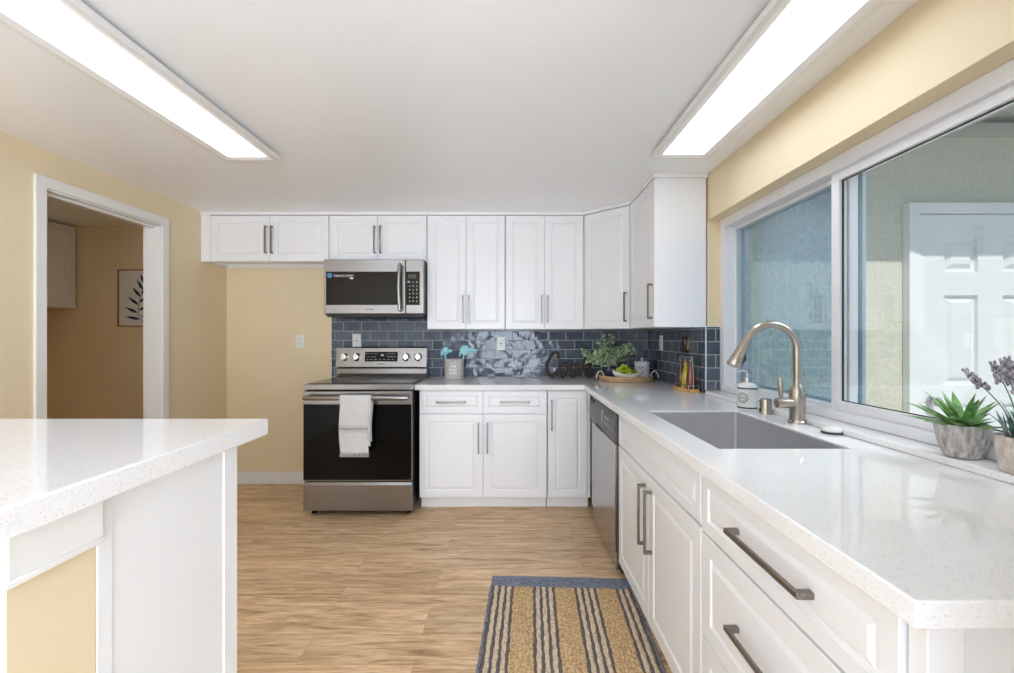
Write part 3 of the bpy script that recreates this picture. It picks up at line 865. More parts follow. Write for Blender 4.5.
# faucet: local -x points over the basin
t = thing('faucet', 'tall brushed nickel gooseneck faucet behind the sink', 'faucet', (1.150, 1.826, CT))
mb = MB()
mb.lathe([(0.034, 0), (0.034, 0.006), (0.029, 0.012), (0.028, 0.05), (0.029, 0.056), (0.029, 0.11), (0.0275, 0.135), (0.02, 0.15), (0.0165, 0.16)], 28)
mb.build('faucet_body', 'nickel', t, smooth=True)
pts = [(0, 0, 0.155), (0, 0, 0.20), (0, 0, 0.25), (0, 0, 0.29)] + arc((-0.105, 0, 0.29), 0.105, 0, PI * 0.86, 22)
e1 = Vector(pts[-1]); dirn = (Vector(pts[-1]) - Vector(pts[-2])).normalized()
mb = MB()
mb.tube(pts, 0.0145, 16)
mb.build('spout', 'nickel', t, smooth=True)
mb = MB()
p = [e1 + dirn * q for q in (-0.002, 0.01, 0.014, 0.05, 0.09, 0.115, 0.122)]
mb.tube(p, [0.0155, 0.0165, 0.0175, 0.020, 0.0245, 0.0265, 0.023], 20)
mb.build('spray_head', 'nickel', t, smooth=True)
pb = e1 + dirn * 0.075
nn = dirn.cross(Vector((0, 1, 0))).normalized()
if nn.x < 0: nn = -nn
mb = MB().tube([pb + nn * 0.018 - dirn * 0.02, pb + nn * 0.029, pb + nn * 0.026 + dirn * 0.022], [0.006, 0.008, 0.005], 10)
mb.build('spray_button', 'black', t, smooth=True)
mb = MB()
mb.tube([(-0.02, 0.0, 0.080), (-0.072, 0.0, 0.080), (-0.084, 0, 0.080), (-0.088, 0, 0.080)], [0.021, 0.021, 0.019, 0.010], 20)
mb.tube([(-0.062, 0.0, 0.095), (-0.065, 0, 0.115), (-0.066, 0, 0.15), (-0.070, 0, 0.178), (-0.071, 0, 0.184)], [0.0065, 0.008, 0.0095, 0.008, 0.004], 14)
mb.build('lever_handle', 'nickel', t, smooth=True)

t = thing('soap_dispenser', 'white ceramic soap dispenser with nickel pump beside the faucet', 'soap dispenser', (1.140, 2.19, CT), 0)
MB().lathe([(0.042, 0), (0.0445, 0.004), (0.0445, 0.100), (0.043, 0.112), (0.034, 0.121), (0.019, 0.125), (0.019, 0.127)], 32).build('bottle', 'ceramic', t, smooth=True)
mb = MB()
for z in (0.004, 0.096):
    mb.lathe([(0.0446, z), (0.0455, z + 0.001), (0.0455, z + 0.006), (0.0446, z + 0.007)], 32, cap0=False, cap1=False)
ring = [(math.sin(a) * 1, math.cos(a)) for a in [2 * PI * i / 24 for i in range(24)]]
def wrapc(u, v, r, a0): a = a0 + u / r; return (r * math.cos(a), r * math.sin(a), v)
A0 = math.radians(215)
for rr_, th_ in ((0.022, 0.0018), (0.014, 0.0008)):
    mb.tube([wrapc(rr_ * c, 0.055 + rr_ * s, 0.0448, A0) for s, c in ring], th_, 6, closed=True)
mb.tube([wrapc(u, 0.055 + 0.004 * math.sin(u * 700), 0.0448, A0) for u in [-0.009 + 0.001 * i for i in range(19)]], 0.0009, 5)
mb.build('printed_bands', 'dark_print', t, smooth=True)
mb = MB()
mb.lathe([(0.019, 0.127), (0.019, 0.146), (0.016, 0.149), (0.006, 0.150), (0.006, 0.172), (0.012, 0.173), (0.013, 0.183), (0.008, 0.187)], 24)
mb.tube([(0, 0, 0.180), (-0.03, -0.012, 0.182), (-0.045, -0.018, 0.179), (-0.05, -0.02, 0.174)], [0.006, 0.005, 0.0045, 0.004], 10)
mb.build('pump', 'chrome', t, smooth=True)

t = thing('air_gap_cap', 'short brushed nickel cylinder cap between soap dispenser and faucet', 'air gap cap', (1.150, 2.05, CT))
MB().lathe([(0.027, 0), (0.027, 0.006), (0.0255, 0.008), (0.0255, 0.060), (0.024, 0.065), (0.018, 0.067)], 28).build('cap', 'nickel', t, smooth=True)
MB().box(-0.0275, -0.024, -0.006, 0.006, 0.012, 0.024).build('vent_slot', 'slot', t)
t = thing('sink_stopper', 'round white stopper with dark rim on counter right of the faucet', 'sink stopper', (1.150, 1.63, CT))
MB().lathe([(0.030, 0.0), (0.034, 0.002), (0.034, 0.006), (0.031, 0.008)], 28).build('rim', 'dark_print', t, smooth=True)
MB().lathe([(0.030, 0.0081), (0.032, 0.010), (0.030, 0.018), (0.02, 0.022), (0.008, 0.0225)], 28).build('top', 'plastic', t, smooth=True)

# ------------------------------------------------------------------ dishwasher
DW0, DW1 = 3.075, 2.362
wW = DW0 - DW1
t = thing('dishwasher', 'stainless dishwasher with grey control panel under the counter', 'dishwasher', (RX, DW0, 0), -PI / 2)
MB().box(0.004, wW - 0.004, 0.0, 0.56, 0.03, 0.868).build('tub', 'dark_side', t)
mb = MB()
mb.rings([[(x, y, z) for y, z in ((0.0, 0.13), (-0.026, 0.13), (-0.03, 0.14), (-0.03, 0.685), (-0.026, 0.692), (0.0, 0.692))] for x in (0.006, wW - 0.03)])
mb.build('door', 'steel_dw', t, bevel=0.002, ang=50)
mb = MB()
mb.rings([[(x, y, z) for y, z in ((0.0, 0.70), (-0.030, 0.70), (-0.040, 0.715), (-0.043, 0.74), (-0.038, 0.80), (-0.026, 0.858), (-0.018, 0.866), (0.0, 0.866))] for x in (0.006, wW - 0.03)])
cp = mb.build('control_panel', 'steel_dark', t, smooth=True)
mb = MB()
mb.box(0.05, 0.105, -0.036, -0.028, 0.825, 0.847).build('vent_slot', 'slot', cp)
MB().box(0.2, 0.40, -0.041, -0.028, 0.70, 0.722).build('grip_recess', 'slot', cp)
mb = MB()
mb.box(0.40, 0.402, -0.0425, -0.03, 0.73, 0.83)
for i in range(5):
    mb.box(0.45 + 0.035 * i, 0.47 + 0.035 * i, -0.043, -0.03, 0.765, 0.772)
for i in range(4):
    mb.box(0.46 + 0.03 * i, 0.472 + 0.03 * i, -0.0395, -0.03, 0.795, 0.807)
mb.build('button_marks', 'grey_print', cp)
MB().box(wW - 0.029, wW - 0.004, -0.018, -0.0005, 0.10, 0.866).build('side_gasket', 'dark_side', t)
mb = MB().box(0.006, wW - 0.03, -0.022, -0.0005, 0.035, 0.125)
mb.build('kick_plate', 'steel_dw', t, bevel=0.002)
for x in (0.04, wW - 0.06):
    for y in (0.05, 0.5):
        MB().lathe([(0.015, 0), (0.015, 0.006), (0.007, 0.008), (0.007, 0.031)], 12, (x, y, 0)).build('levelling_foot', 'black', t)

# ------------------------------------------------------------------ range
RC, RW = -1.062, 0.757
t = thing('stove', 'stainless electric stove with black glass oven door', 'stove', (RC, 3.175, 0))
h = RW / 2
MB().box(-h + 0.002, h - 0.002, 0.045, 0.665, 0.04, 0.885).build('body', 'dark_side', t, bevel=0.003)
for sx in (-1, 1):
    for y in (0.09, 0.6):
        MB().lathe([(0.018, 0), (0.018, 0.012), (0.009, 0.015), (0.009, 0.041)], 12, (sx * (h - 0.04), y, 0)).build('levelling_foot', 'black', t)
mb = MB()
mb.box(-h, h, 0.004, 0.655, 0.886, 0.926)
ck = mb.build('cooktop_frame', 'steel', t, bevel=0.005)
MB().box(-h + 0.012, h - 0.012, 0.045, 0.595, 0.9262, 0.929).build('cooktop_glass', 'cooktop', ck, bevel=0.001)
mb = MB()
for cx, cy, r in ((-0.19, 0.17, 0.105), (0.19, 0.17, 0.085), (-0.19, 0.43, 0.075), (0.19, 0.43, 0.10), (0, 0.5, 0.05)):
    mb.tube(arc((cx, cy, 0.929), r, 0, 2 * PI * 39 / 40, 39, 'xy'), 0.0006, 4, closed=True)
mb.build('burner_rings', 'dark_print', ck)
# backguard
mb = MB()
mb.rings([[(x, y, z) for y, z in ((0.595, 0.926), (0.590, 0.955), (0.603, 0.998), (0.66, 0.998), (0.66, 0.926))] for x in (-h + 0.006, h - 0.006)])
bgd = mb.build('backguard_base', 'steel', t, bevel=0.003)
mb = MB()
mb.rings([[(x, y, z) for y, z in ((0.62, 1.000), (0.575, 1.008), (0.600, 1.166), (0.608, 1.174), (0.66, 1.174), (0.66, 1.0))] for x in (-h + 0.003, h - 0.003)])
bg_ = mb.build('control_panel', 'steel', t, bevel=0.003)
tilt = Matrix.Translation((0, 0.5885, 1.09)) @ Matrix.Rotation(-math.atan2(0.025, 0.158), 4, 'X')
mb = MB(); mb.X = tilt
mb.box(-0.135, 0.135, -0.005, 0.002, -0.036, 0.044)
dsp = mb.build('display', 'black_glass', bg_, bevel=0.002)
mb = MB(); mb.X = tilt
rnd = random.Random(4)
Xt = Matrix.Rotation(PI / 2, 4, 'X')
mb.box(-0.004, 0.022, -0.0056, -0.005, 0.008, 0.024)
for i in range(7):
    mb.box(-0.122 + i * 0.014, -0.114 + i * 0.014, -0.0058, -0.005, 0.026, 0.029)
    mb.box(-0.122 + i * 0.035, -0.106 + i * 0.035, -0.0058, -0.005, -0.022, -0.019)
    mb.box(0.045 + i * 0.011, 0.051 + i * 0.011, -0.0058, -0.005, 0.026, 0.029)
    mb.box(-0.12 + i * 0.012, -0.114 + i * 0.012, -0.0058, -0.005, 0.002, 0.005)
    mb.box(0.05 + i * 0.011, 0.056 + i * 0.011, -0.0058, -0.005, 0.002, 0.005)
mb.build('display_print', 'grey_print', dsp)
mb = MB(); mb.X = tilt
for i in range(7):
    mb.box(-0.032 + i * 0.0095, -0.026 + i * 0.0095, -0.0008, 0.0005, -0.061, -0.053)
mb.build('printed_mark', 'dark_print', bg_)
for kx in (-0.305, -0.205, 0.205, 0.305):
    mb = MB(); mb.X = tilt @ Matrix.Translation((kx, 0, 0)) @ Matrix.Rotation(PI / 2, 4, 'X')
    mb.lathe([(0.034, 0), (0.034, 0.004), (0.028, 0.008), (0.026, 0.026), (0.022, 0.030), (0.01, 0.031)], 24)
    mb.box(-0.007, 0.007, -0.026, 0.026, 0.029, 0.040)
    mb.build('knob', 'chrome', bg_, smooth=True)
# oven door
mb = MB().box(-h + 0.001, h - 0.001, 0.0, 0.044, 0.252, 0.878)
od = mb.build('oven_door', 'steel', t, bevel=0.004)
MB().box(-h + 0.003, h - 0.003, -0.0035, 0.0, 0.262, 0.788).build('door_glass', 'black_glass', od, bevel=0.001)
mb = MB()
bar = []
for x, k in ((-h + 0.018, 0.6), (-h + 0.034, 1.0), (h - 0.034, 1.0), (h - 0.018, 0.6)):
    bar.append([(x, -0.05 + 0.0115 * k * math.cos(q), 0.838 + 0.0165 * k * math.sin(q)) for q in [2 * PI * i / 16 for i in range(16)]])
mb.rings(bar)
for sx in (-1, 1):
    mb.box(sx * (h - 0.05) - 0.016, sx * (h - 0.05) + 0.016, -0.05, 0.001, 0.829, 0.847)
mb.build('handle', 'steel', od, smooth=True)
mb = MB()
mb.rings([[(x, y, z) for y, z in ((0.04, 0.045), (0.002, 0.045), (0.0, 0.05), (0.0, 0.225), (0.012, 0.243), (0.04, 0.246))] for x in (-h + 0.001, h - 0.001)])
mb.build('storage_drawer', 'steel', t, bevel=0.002, ang=60)

# dish towel over the oven handle
t = thing('dish_towel', 'white waffle dish towel with grey band hanging on the oven handle', 'towel', (RC + 0.018, 3.175, 0.838))
def cloth(mb, x0, x1, path, nx, wob, seed):
    r_ = random.Random(seed)
    ph = r_.random() * 6
    grid = []
    for j, (y, z) in enumerate(path):
        row = []
        for i in range(nx + 1):
            u = i / nx
            d = max(0, -z)
            yy = y + wob * min(1, d / 0.2) * math.sin(u * 9 + ph) * (1 if y < -0.04 else 0.3)
            xx = x0 + (x1 - x0) * u + 0.006 * math.sin(z * 14 + ph) * (1 if d > 0.03 else 0) + 0.012 * (u - 0.5) * -d
            row.append(mb.v((xx, yy, z)))
        grid.append(row)
    for a, b in zip(grid, grid[1:]):
        for i in range(nx):
            mb.f([a[i], a[i + 1], b[i + 1], b[i]])
def drape(zf, zb, r0):
    path = [(-0.05 - r0 - 0.003, -zf + (zf) * i / 22) for i in range(23)]
    path += [(-0.05 - r0 * math.cos(a), r0 * math.sin(a)) for a in [PI * i / 10 for i in range(11)]][1:]
    path += [(-0.05 + r0 - 0.002, -zb * i / 14) for i in range(1, 15)]
    return path
mb = MB()
cloth(mb, -0.117, 0.083, drape(0.375, 0.25, 0.0205), 24, 0.004, 3)
mb.build('front_fold', 'towel', t, smooth=True, solidify=0.004, recalc=False)
mb = MB()
cloth(mb, 0.040, 0.098, drape(0.325, 0.30, 0.0185), 8, 0.003, 8)
mb.build('inner_fold', 'towel', t, smooth=True, solidify=0.003, recalc=False)
mb = MB()
for zz, hh in ((-0.215, 0.020), (-0.188, 0.004), (-0.228, 0.004)):
    cloth(mb, -0.117, 0.083, [(-0.0762, zz), (-0.0762, zz + hh)], 24, 0.004, 3)
mb.build('grey_band', 'towel_band', t, smooth=True, solidify=0.0016, recalc=False)
mb = MB()
for i in range(48):
    xx = -0.113 + 0.194 * i / 47
    mb.tube([(xx, -0.0745, -0.374), (xx + 0.002 * math.sin(i * 3.1), -0.0755, -0.384), (xx + 0.003 * math.sin(i * 2.3), -0.0745, -0.398)], 0.0014, 5)
mb.build('fringe', 'towel', t)

# ------------------------------------------------------------------ microwave
t = thing('microwave', 'stainless over-the-range microwave with dark window', 'microwave', (-1.037, 3.47, 1.412))
hw_ = 0.38
MB().box(-hw_, hw_, 0.02, 0.425, 0.012, 0.435).build('body', 'dark_side', t, bevel=0.003)
mb = MB().box(-hw_, 0.240, 0.0, 0.0195, 0.022, 0.435)
dd = mb.build('door', 'steel', t, bevel=0.004)
MB().box(-hw_ + 0.018, 0.212, -0.002, 0.0, 0.088, 0.342).build('window', 'mw_glass', dd, bevel=0.001)
mb = MB()
mb.box(-hw_ + 0.085, 0.185, -0.0028, -0.002, 0.105, 0.107)
Xw = Matrix.Rotation(PI / 2, 4, 'X')
mb = MB()
mb.text('fingerprint resistant', 0.019, 0.0002, Matrix.Translation((-hw_ + 0.078, -0.0024, 0.314)) @ Xw, align='LEFT')
mb.box(-hw_ + 0.075, -hw_ + 0.215, -0.0026, -0.0021, 0.302, 0.3035).box(-hw_ + 0.20, -hw_ + 0.225, -0.0026, -0.0021, 0.285, 0.297)
mb.build('window_print', 'white_print', dd)
mb = MB()
mb.X = Matrix.Translation((-hw_ + 0.046, -0.002, 0.312)) @ Xw
mb.lathe([(0.019, 0), (0.019, 0.0005)], 24)
mb.build('round_sticker', 'blue_print', dd)
mb = MB()
for i in range(7):
    mb.box(-0.062 + i * 0.0098, -0.0555 + i * 0.0098, -0.0006, 0.0002, 0.051, 0.060)
mb.build('printed_mark', 'dark_print', dd)
mb = MB()
hp = [(0.206, 0.0, 0.39), (0.206, -0.022, 0.392)] + [(0.206 - 0.006 * math.sin(PI * i / 14), -0.034 - 0.012 * math.sin(PI * i / 14), 0.388 - 0.338 * i / 14) for i in range(15)] + [(0.206, -0.022, 0.046), (0.206, 0.0, 0.048)]
mb.tube(hp, [0.012] * 2 + [0.0145] * 15 + [0.012] * 2, 12)
mb.build('handle', 'steel', dd, smooth=True)
mb = MB().box(0.243, hw_, 0.0, 0.0195, 0.022, 0.435)
cp = mb.build('control_panel', 'steel', t, bevel=0.004)
MB().box(0.246, 0.350, -0.002, 0.0, 0.088, 0.342).build('keypad', 'mw_glass', cp, bevel=0.001)
mb = MB()
mb.box(0.262, 0.325, -0.0026, -0.002, 0.29, 0.322)
mb.build('clock_window', 'dark_print', cp)
mb = MB()
for i in range(3):
    for j in range(6):
        mb.box(0.270 + i * 0.027, 0.278 + i * 0.027, -0.0026, -0.002, 0.257 - j * 0.029, 0.267 - j * 0.029 - 0.003 * ((i + j) % 2))
mb.box(0.258, 0.272, -0.0026, -0.002, 0.258, 0.27)
mb.build('keypad_print', 'grey_print', cp)
mb = MB()
mb.box(-hw_ + 0.01, hw_ - 0.01, 0.035, 0.40, 0.0, 0.0115)
for i in range(12):
    mb.box(-0.3 + i * 0.05, -0.272 + i * 0.05, 0.06, 0.2, -0.003, 0.0)
mb.build('vent_grille', 'black', t)

# ------------------------------------------------------------------ wall plates
def wall_plate(label, loc, rz, kind, w=0.072, hgt=0.116, mat='plastic'):
    t = thing('wall_plate', label, 'outlet' if kind != 'switch' else 'light switch', loc, rz, 'outlet and switch plates')
    MB().box(-w / 2, w / 2, -0.006, -0.0005, -hgt / 2, hgt / 2).build('plate', mat, t, bevel=0.002)
    if kind == 'duplex':
        for s in (-1, 1):
            mb = MB()
            mb.X = Matrix.Translation((0, -0.006, s * 0.021)) @ Matrix.Rotation(PI / 2, 4, 'X')
            mb.lathe([(0.0165, 0), (0.0165, 0.0015), (0.015, 0.002)], 20, sy=0.86)
            o = mb.build('socket', 'plastic', t, smooth=True)
            mb = MB()
            for dx in (-0.006, 0.006):
                mb.box(dx - 0.0012, dx + 0.0012, -0.0084, -0.0079, s * 0.021 - 0.002, s * 0.021 + 0.007)
            mb.box(-0.0025, 0.0025, -0.0084, -0.0079, s * 0.021 - 0.010, s * 0.021 - 0.006)
            mb.build('slots', 'slot', o)
    elif kind == 'gfci':
        o = MB().box(-0.0165, 0.0165, -0.0085, -0.006, -0.033, 0.033).build('socket', 'plastic', t, bevel=0.001)
        mb = MB()
        for s in (-1, 1):
            for dx in (-0.006, 0.006):
                mb.box(dx - 0.0012, dx + 0.0012, -0.009, -0.0084, s * 0.02 - 0.004, s * 0.02 + 0.005)
        mb.box(-0.009, 0.009, -0.0092, -0.0084, -0.004, 0.004)
        mb.build('slots', 'slot', o)
    else:
        for dx in ((0,) if w < 0.1 else (-0.023, 0.023)):
            mb = MB()
            mb.rings([[(x, y, z) for y, z in ((-0.006, -0.032), (-0.011, -0.031), (-0.0075, 0.031), (-0.006, 0.032))] for x in (dx - 0.015, dx + 0.015)])
            mb.build('rocker', 'plastic' if mat == 'plastic' else mat, t)
    return t
wall_plate('white double outlet on plain yellow wall left of the stove', (-1.80, YB, 1.217), 0, 'duplex')
wall_plate('white outlet on blue tile just above the stove back', (-1.31, YB - 0.010, 1.225), 0, 'gfci')
wall_plate('white outlet on blue tile between the crock and the black script sign', (-0.077, YB - 0.010, 1.20), 0, 'gfci')
wall_plate('white switch plate on right tile wall beside the tea canister', (XR - 0.010, 3.55, 1.21), -PI / 2, 'switch')
wall_plate('shiny bronze switch plate on right tile wall above the oil bottles', (XR - 0.010, 3.05, 1.208), -PI / 2, 'switch', 0.118, 0.116, 'bronze_plate')

# ------------------------------------------------------------------ back counter items
t = thing('utensil_crock', 'grey ceramic crock with white lettering on back counter', 'utensil crock', (-0.455, 3.72, CT))
RCk = 0.0785
mb = MB().lathe([(0.074, 0), (RCk, 0.005), (RCk, 0.158), (0.0765, 0.162), (0.072, 0.160), (0.071, 0.012), (0.02, 0.010)], 36)
mb.build('pot', 'crock', t, smooth=True)
mb = MB()
rnd = random.Random(12)
for z, n0, wd in ((0.108, 5, 0.052), (0.080, 7, 0.068), (0.052, 5, 0.056)):
    # three short lines of script
    pts = []
    for i in range(n0 * 6 + 1):
        u = -wd / 2 + wd * i / (n0 * 6)
        a = 1.5 * PI + u / RCk
        hgt = 0.007 * math.sin(i / 6 * 2 * PI) * (1.3 if (i // 6) in (0, 3) else 0.8)
        pts.append((RCk * math.cos(a) * 1.004, RCk * math.sin(a) * 1.004, z + hgt))
    mb.tube(pts, 0.0016, 5)
mb.build('white_lettering', 'white_print', t)
# two teal bird-headed utensils standing in the crock
def bird(name_label, x, lean, size, base):
    t = thing('kitchen_utensil', name_label, 'kitchen utensil', base, 0, 'teal utensils in the crock')
    mb = MB()
    top = Vector((lean, 0.0, 0.188))
    mb.tube([(0, 0, 0), tuple(top * 0.6), tuple(top)], [0.006, 0.006, 0.007], 10)
    mb.build('stem', 'teal', t, smooth=True)
    mb = MB()
    c = top + Vector((0.004, 0, 0.028 * size))
    mb.sphere(c, 0.033 * size, 16, 1.0, 0.35, 1.05)
    mb.tube([c + Vector((0.012, 0, 0.0)), c + Vector((0.045 * size, 0, 0.0)), c + Vector(((0.09 if size > 1 else 0.062) * size, 0, 0.001))], [0.022 * size, 0.013 * size, 0.004], 10)
    mb.tube([c + Vector((-0.01, 0, -0.01)), c + Vector((-0.03 * size, 0, -0.02 * size)), c + Vector((-0.035 * size, 0, -0.045 * size))], [0.015, 0.012, 0.005], 8)
    mb.build('bird_head', 'teal', t, smooth=True)
bird('smaller pale teal bird-shaped utensil at left in the grey crock', 0, -0.040, 0.92, (-0.492, 3.725, 0.928))
bird('larger pale teal bird-shaped utensil at right in the grey crock', 0, 0.052, 1.2, (-0.425, 3.715, 0.928))

# script sign
t = thing('script_sign', 'black script sign reading Cook leaning on the tile', 'sign', (0.50, 3.80, CT))
def catmull(P, n=8):
    P = [Vector(p) for p in P]
    out = []
    for i in range(len(P) - 1):
        p0, p1, p2, p3 = P[max(i - 1, 0)], P[i], P[i + 1], P[min(i + 2, len(P) - 1)]
        for k in range(n):
            u = k / n
            out.append(0.5 * ((2 * p1) + (-p0 + p2) * u + (2 * p0 - 5 * p1 + 4 * p2 - p3) * u * u + (-p0 + 3 * p1 - 3 * p2 + p3) * u ** 3))
    out.append(P[-1])
    return out
S_C = [(0.100, 0.150), (0.112, 0.168), (0.108, 0.196), (0.085, 0.207), (0.050, 0.185), (0.022, 0.130), (0.012, 0.075), (0.018, 0.030), (0.045, 0.012), (0.080, 0.025), (0.105, 0.055)]
def S_o(dx): return [(0.165 + dx, 0.118), (0.140 + dx, 0.112), (0.120 + dx, 0.080), (0.114 + dx, 0.042), (0.125 + dx, 0.014), (0.150 + dx, 0.014), (0.175 + dx, 0.045), (0.184 + dx, 0.085), (0.172 + dx, 0.115), (0.158 + dx, 0.112), (0.160 + dx, 0.094), (0.185 + dx, 0.088), (0.205 + dx, 0.10)]
S_k1 = [(0.300, 0.085), (0.335, 0.130), (0.362, 0.180), (0.358, 0.203), (0.342, 0.190), (0.322, 0.130), (0.305, 0.060), (0.298, 0.014)]
S_k2 = [(0.305, 0.062), (0.330, 0.100), (0.360, 0.118), (0.375, 0.100), (0.360, 0.072), (0.325, 0.064), (0.345, 0.030), (0.368, 0.012), (0.395, 0.030), (0.405, 0.052)]
mbA, mbB = MB(), MB()
for st in (S_C, S_o(0), S_o(0.088), S_k1, S_k2):
    c = catmull([(x - 0.2, 0, z) for x, z in st], 7)
    n = len(c)
    lean = lambda p, dy: Vector((p.x, dy + p.z * 0.22, p.z + 0.002))
    rad = [0.0125 - 0.004 * abs(2 * i / (n - 1) - 1) ** 3 for i in range(n)]
    mbA.tube([lean(p, 0) for p in c], rad, 10)
    for off in (-0.55, 0.55):
        q = []
        for i, p in enumerate(c):
            tt = (c[min(i + 1, n - 1)] - c[max(i - 1, 0)]).normalized()
            nrm = Vector((-tt.z, 0, tt.x))
            q.append(lean(p + nrm * rad[i] * off, -rad[i] * 0.83))
        mbB.tube(q, 0.0014, 6)
mbA.build('letters', 'sign_black', t, smooth=True)
mbB.build('letter_edging', 'sign_brown', t, smooth=True)

# wooden tray and what stands on it
TX, TY = 0.912, 3.60
t = thing('serving_tray', 'round wooden tray with two loop handles in the counter corner', 'tray', (TX, TY, CT))
MB().lathe([(0.198, 0), (0.205, 0.004), (0.212, 0.038), (0.209, 0.042), (0.203, 0.038), (0.197, 0.014), (0.02, 0.013)], 56).build('tray_body', 'tray_wood', t, smooth=True)
for s in (-1, 1):
    mb = MB()
    a0 = math.radians(-14) if s > 0 else math.radians(196)
    cx, cy = 0.212 * math.cos(a0), 0.212 * math.sin(a0)
    tx, ty = -math.sin(a0), math.cos(a0)
    # loop lies in the vertical plane facing the camera
    pts = [(cx + s * 0.006 + 0.032 * math.cos(b) * 0.95, cy - 0.0, 0.022 + 0.055 * math.sin(b)) for b in [PI * i / 16 for i in range(17)]]
    mb.tube(pts, 0.0055, 8)
    mb.build('loop_handle', 'rope', t, smooth=True)

ZT = CT + 0.0142
t = thing('eucalyptus_plant', 'leafy eucalyptus plant in a small navy pot on the wooden tray', 'potted plant', (TX - 0.115, TY + 0.06, ZT))
MB().lathe([(0.035, 0), (0.042, 0.003), (0.052, 0.04), (0.050, 0.085), (0.046, 0.092), (0.043, 0.088), (0.02, 0.08)], 28).build('pot', 'vase_navy', t, smooth=True)
def leaf(mb, base, d, L, W, up, curl=0.2, n=5, fold=0.15):
    d = Vector(d).normalized(); up = Vector(up)
    s = d.cross(up); s = s.normalized() if s.length > 1e-4 else d.orthogonal().normalized()
    u = s.cross(d).normalized()
    prev = None
    for i in range(n + 1):
        t_ = i / n
        p = Vector(base) + d * (L * t_) + u * (-curl * L * t_ * t_)
        wd = W * math.sin(PI * min(1, 0.06 + 0.94 * t_) ** 0.8) if 0 < i < n else W * 0.08
        row = [mb.v(p - s * wd + u * fold * wd), mb.v(p), mb.v(p + s * wd + u * fold * wd)]
        if prev:
            mb.f([prev[0], prev[1], row[1], row[0]]); mb.f([prev[1], prev[2], row[2], row[1]])
        prev = row
rnd = random.Random(21)
fo, stm = MB(), MB()
for k in range(30):
    a = rnd.uniform(0, 2 * PI)
    el = rnd.uniform(0.25, 1.35)
    L = rnd.uniform(0.13, 0.27)
    d = Vector((math.cos(a) * math.cos(el), 0.35 * math.sin(a) * math.cos(el) - 0.08, math.sin(el)))
    if k < 5: d = Vector((0.85 + 0.1 * k, -0.15, 0.8 + 0.12 * k)).normalized(); L = 0.20 + 0.01 * k
    p0 = Vector((0, 0, 0.085))
    pts = [p0, p0 + d * L * 0.5 + Vector((0, 0, 0.02)), p0 + d * L + Vector((0, 0, 0.005))]
    pts = [Vector(q) for q in catmull(pts, 5)]
    stm.tube(pts, 0.0014, 5)
    for q in pts[2:]:
        for s in (-1, 1):
            if q.z > 0.345: q.z = 0.345 - rnd.uniform(0, 0.02)
            dd_ = (d.cross(Vector((rnd.uniform(-1, 1), rnd.uniform(-1, 1), 0.3))).normalized() * s + d * 0.5)
            leaf(fo, q, dd_, rnd.uniform(0.026, 0.042), rnd.uniform(0.010, 0.016), (rnd.uniform(-.4, .4), -0.8, 0.6), 0.1, 4)
fo.build('foliage', 'leaf_euc', t, smooth=True, solidify=0.0008, recalc=False)
stm.build('stems', 'leaf_euc', t)

BX, BY = TX - 0.012, TY - 0.10
t = thing('fruit_bowl', 'white boat-shaped ceramic bowl of green fruit on the wooden tray', 'bowl', (BX, BY, ZT))
mb = MB()
rows_o, rows_i = [], []
nu, nv = 24, 8
def boat(u, v, off):
    a = 2 * PI * u
    L, Wd = 0.118 - off, 0.058 - off
    k = math.sin(v * PI / 2) ** 0.8
    endr = abs(math.cos(a)) ** 2.2
    return (k * L * math.cos(a), k * Wd * math.sin(a) * (1 - 0.25 * endr), off + (1 - math.cos(v * PI / 2)) * (0.042 + 0.034 * endr))
rings = []
for j in range(nv + 1):
    rings.append([boat(i / nu, 0.18 + 0.82 * j / nv, 0.0) for i in range(nu)])
for j in range(nv, -1, -1):
    rings.append([boat(i / nu, 0.18 + 0.82 * j / nv, 0.004) for i in range(nu)])
mb.rings(rings)
mb.build('bowl', 'ceramic', t, smooth=True)
def grapes(label, cx, cz, n, sp, mat, seed):
    t = thing('grape_bunch', label, 'grapes', (BX + cx, BY, ZT + 0.02), 0, 'green fruit in the boat bowl')
    r_ = random.Random(seed)
    mb = MB()
    done = []
    tries = 0
    while len(done) < n and tries < 4000:
        tries += 1
        p = Vector((r_.uniform(-sp[0], sp[0]), r_.uniform(-sp[1], sp[1]), r_.uniform(0.0, sp[2])))
        if (p.x / sp[0]) ** 2 + (p.y / sp[1]) ** 2 + ((p.z) / sp[2]) ** 2 > 1: continue
        if all((p - q).length > 0.0215 for q in done):
            done.append(p)
    for p in done:
        mb.sphere(p + Vector((0, 0, cz)), 0.0145, 12, 1, 1, 1.1)
    mb.build('berries', mat, t, smooth=True)
    MB().tube([(0, 0, cz + 0.01), (0.004, 0, cz + sp[2] * 0.8), (0.012, 0, cz + sp[2] + 0.018)], [0.003, 0.0025, 0.002], 6).build('stalk', 'leaf_euc', t)
grapes('bright yellow-green grape bunch heaped in the boat bowl', -0.030, 0.016, 34, (0.056, 0.036, 0.072), 'grape', 5)
grapes('small olive-green grape bunch at right end of boat bowl', 0.052, 0.026, 9, (0.032, 0.022, 0.026), 'grape_olive', 9)

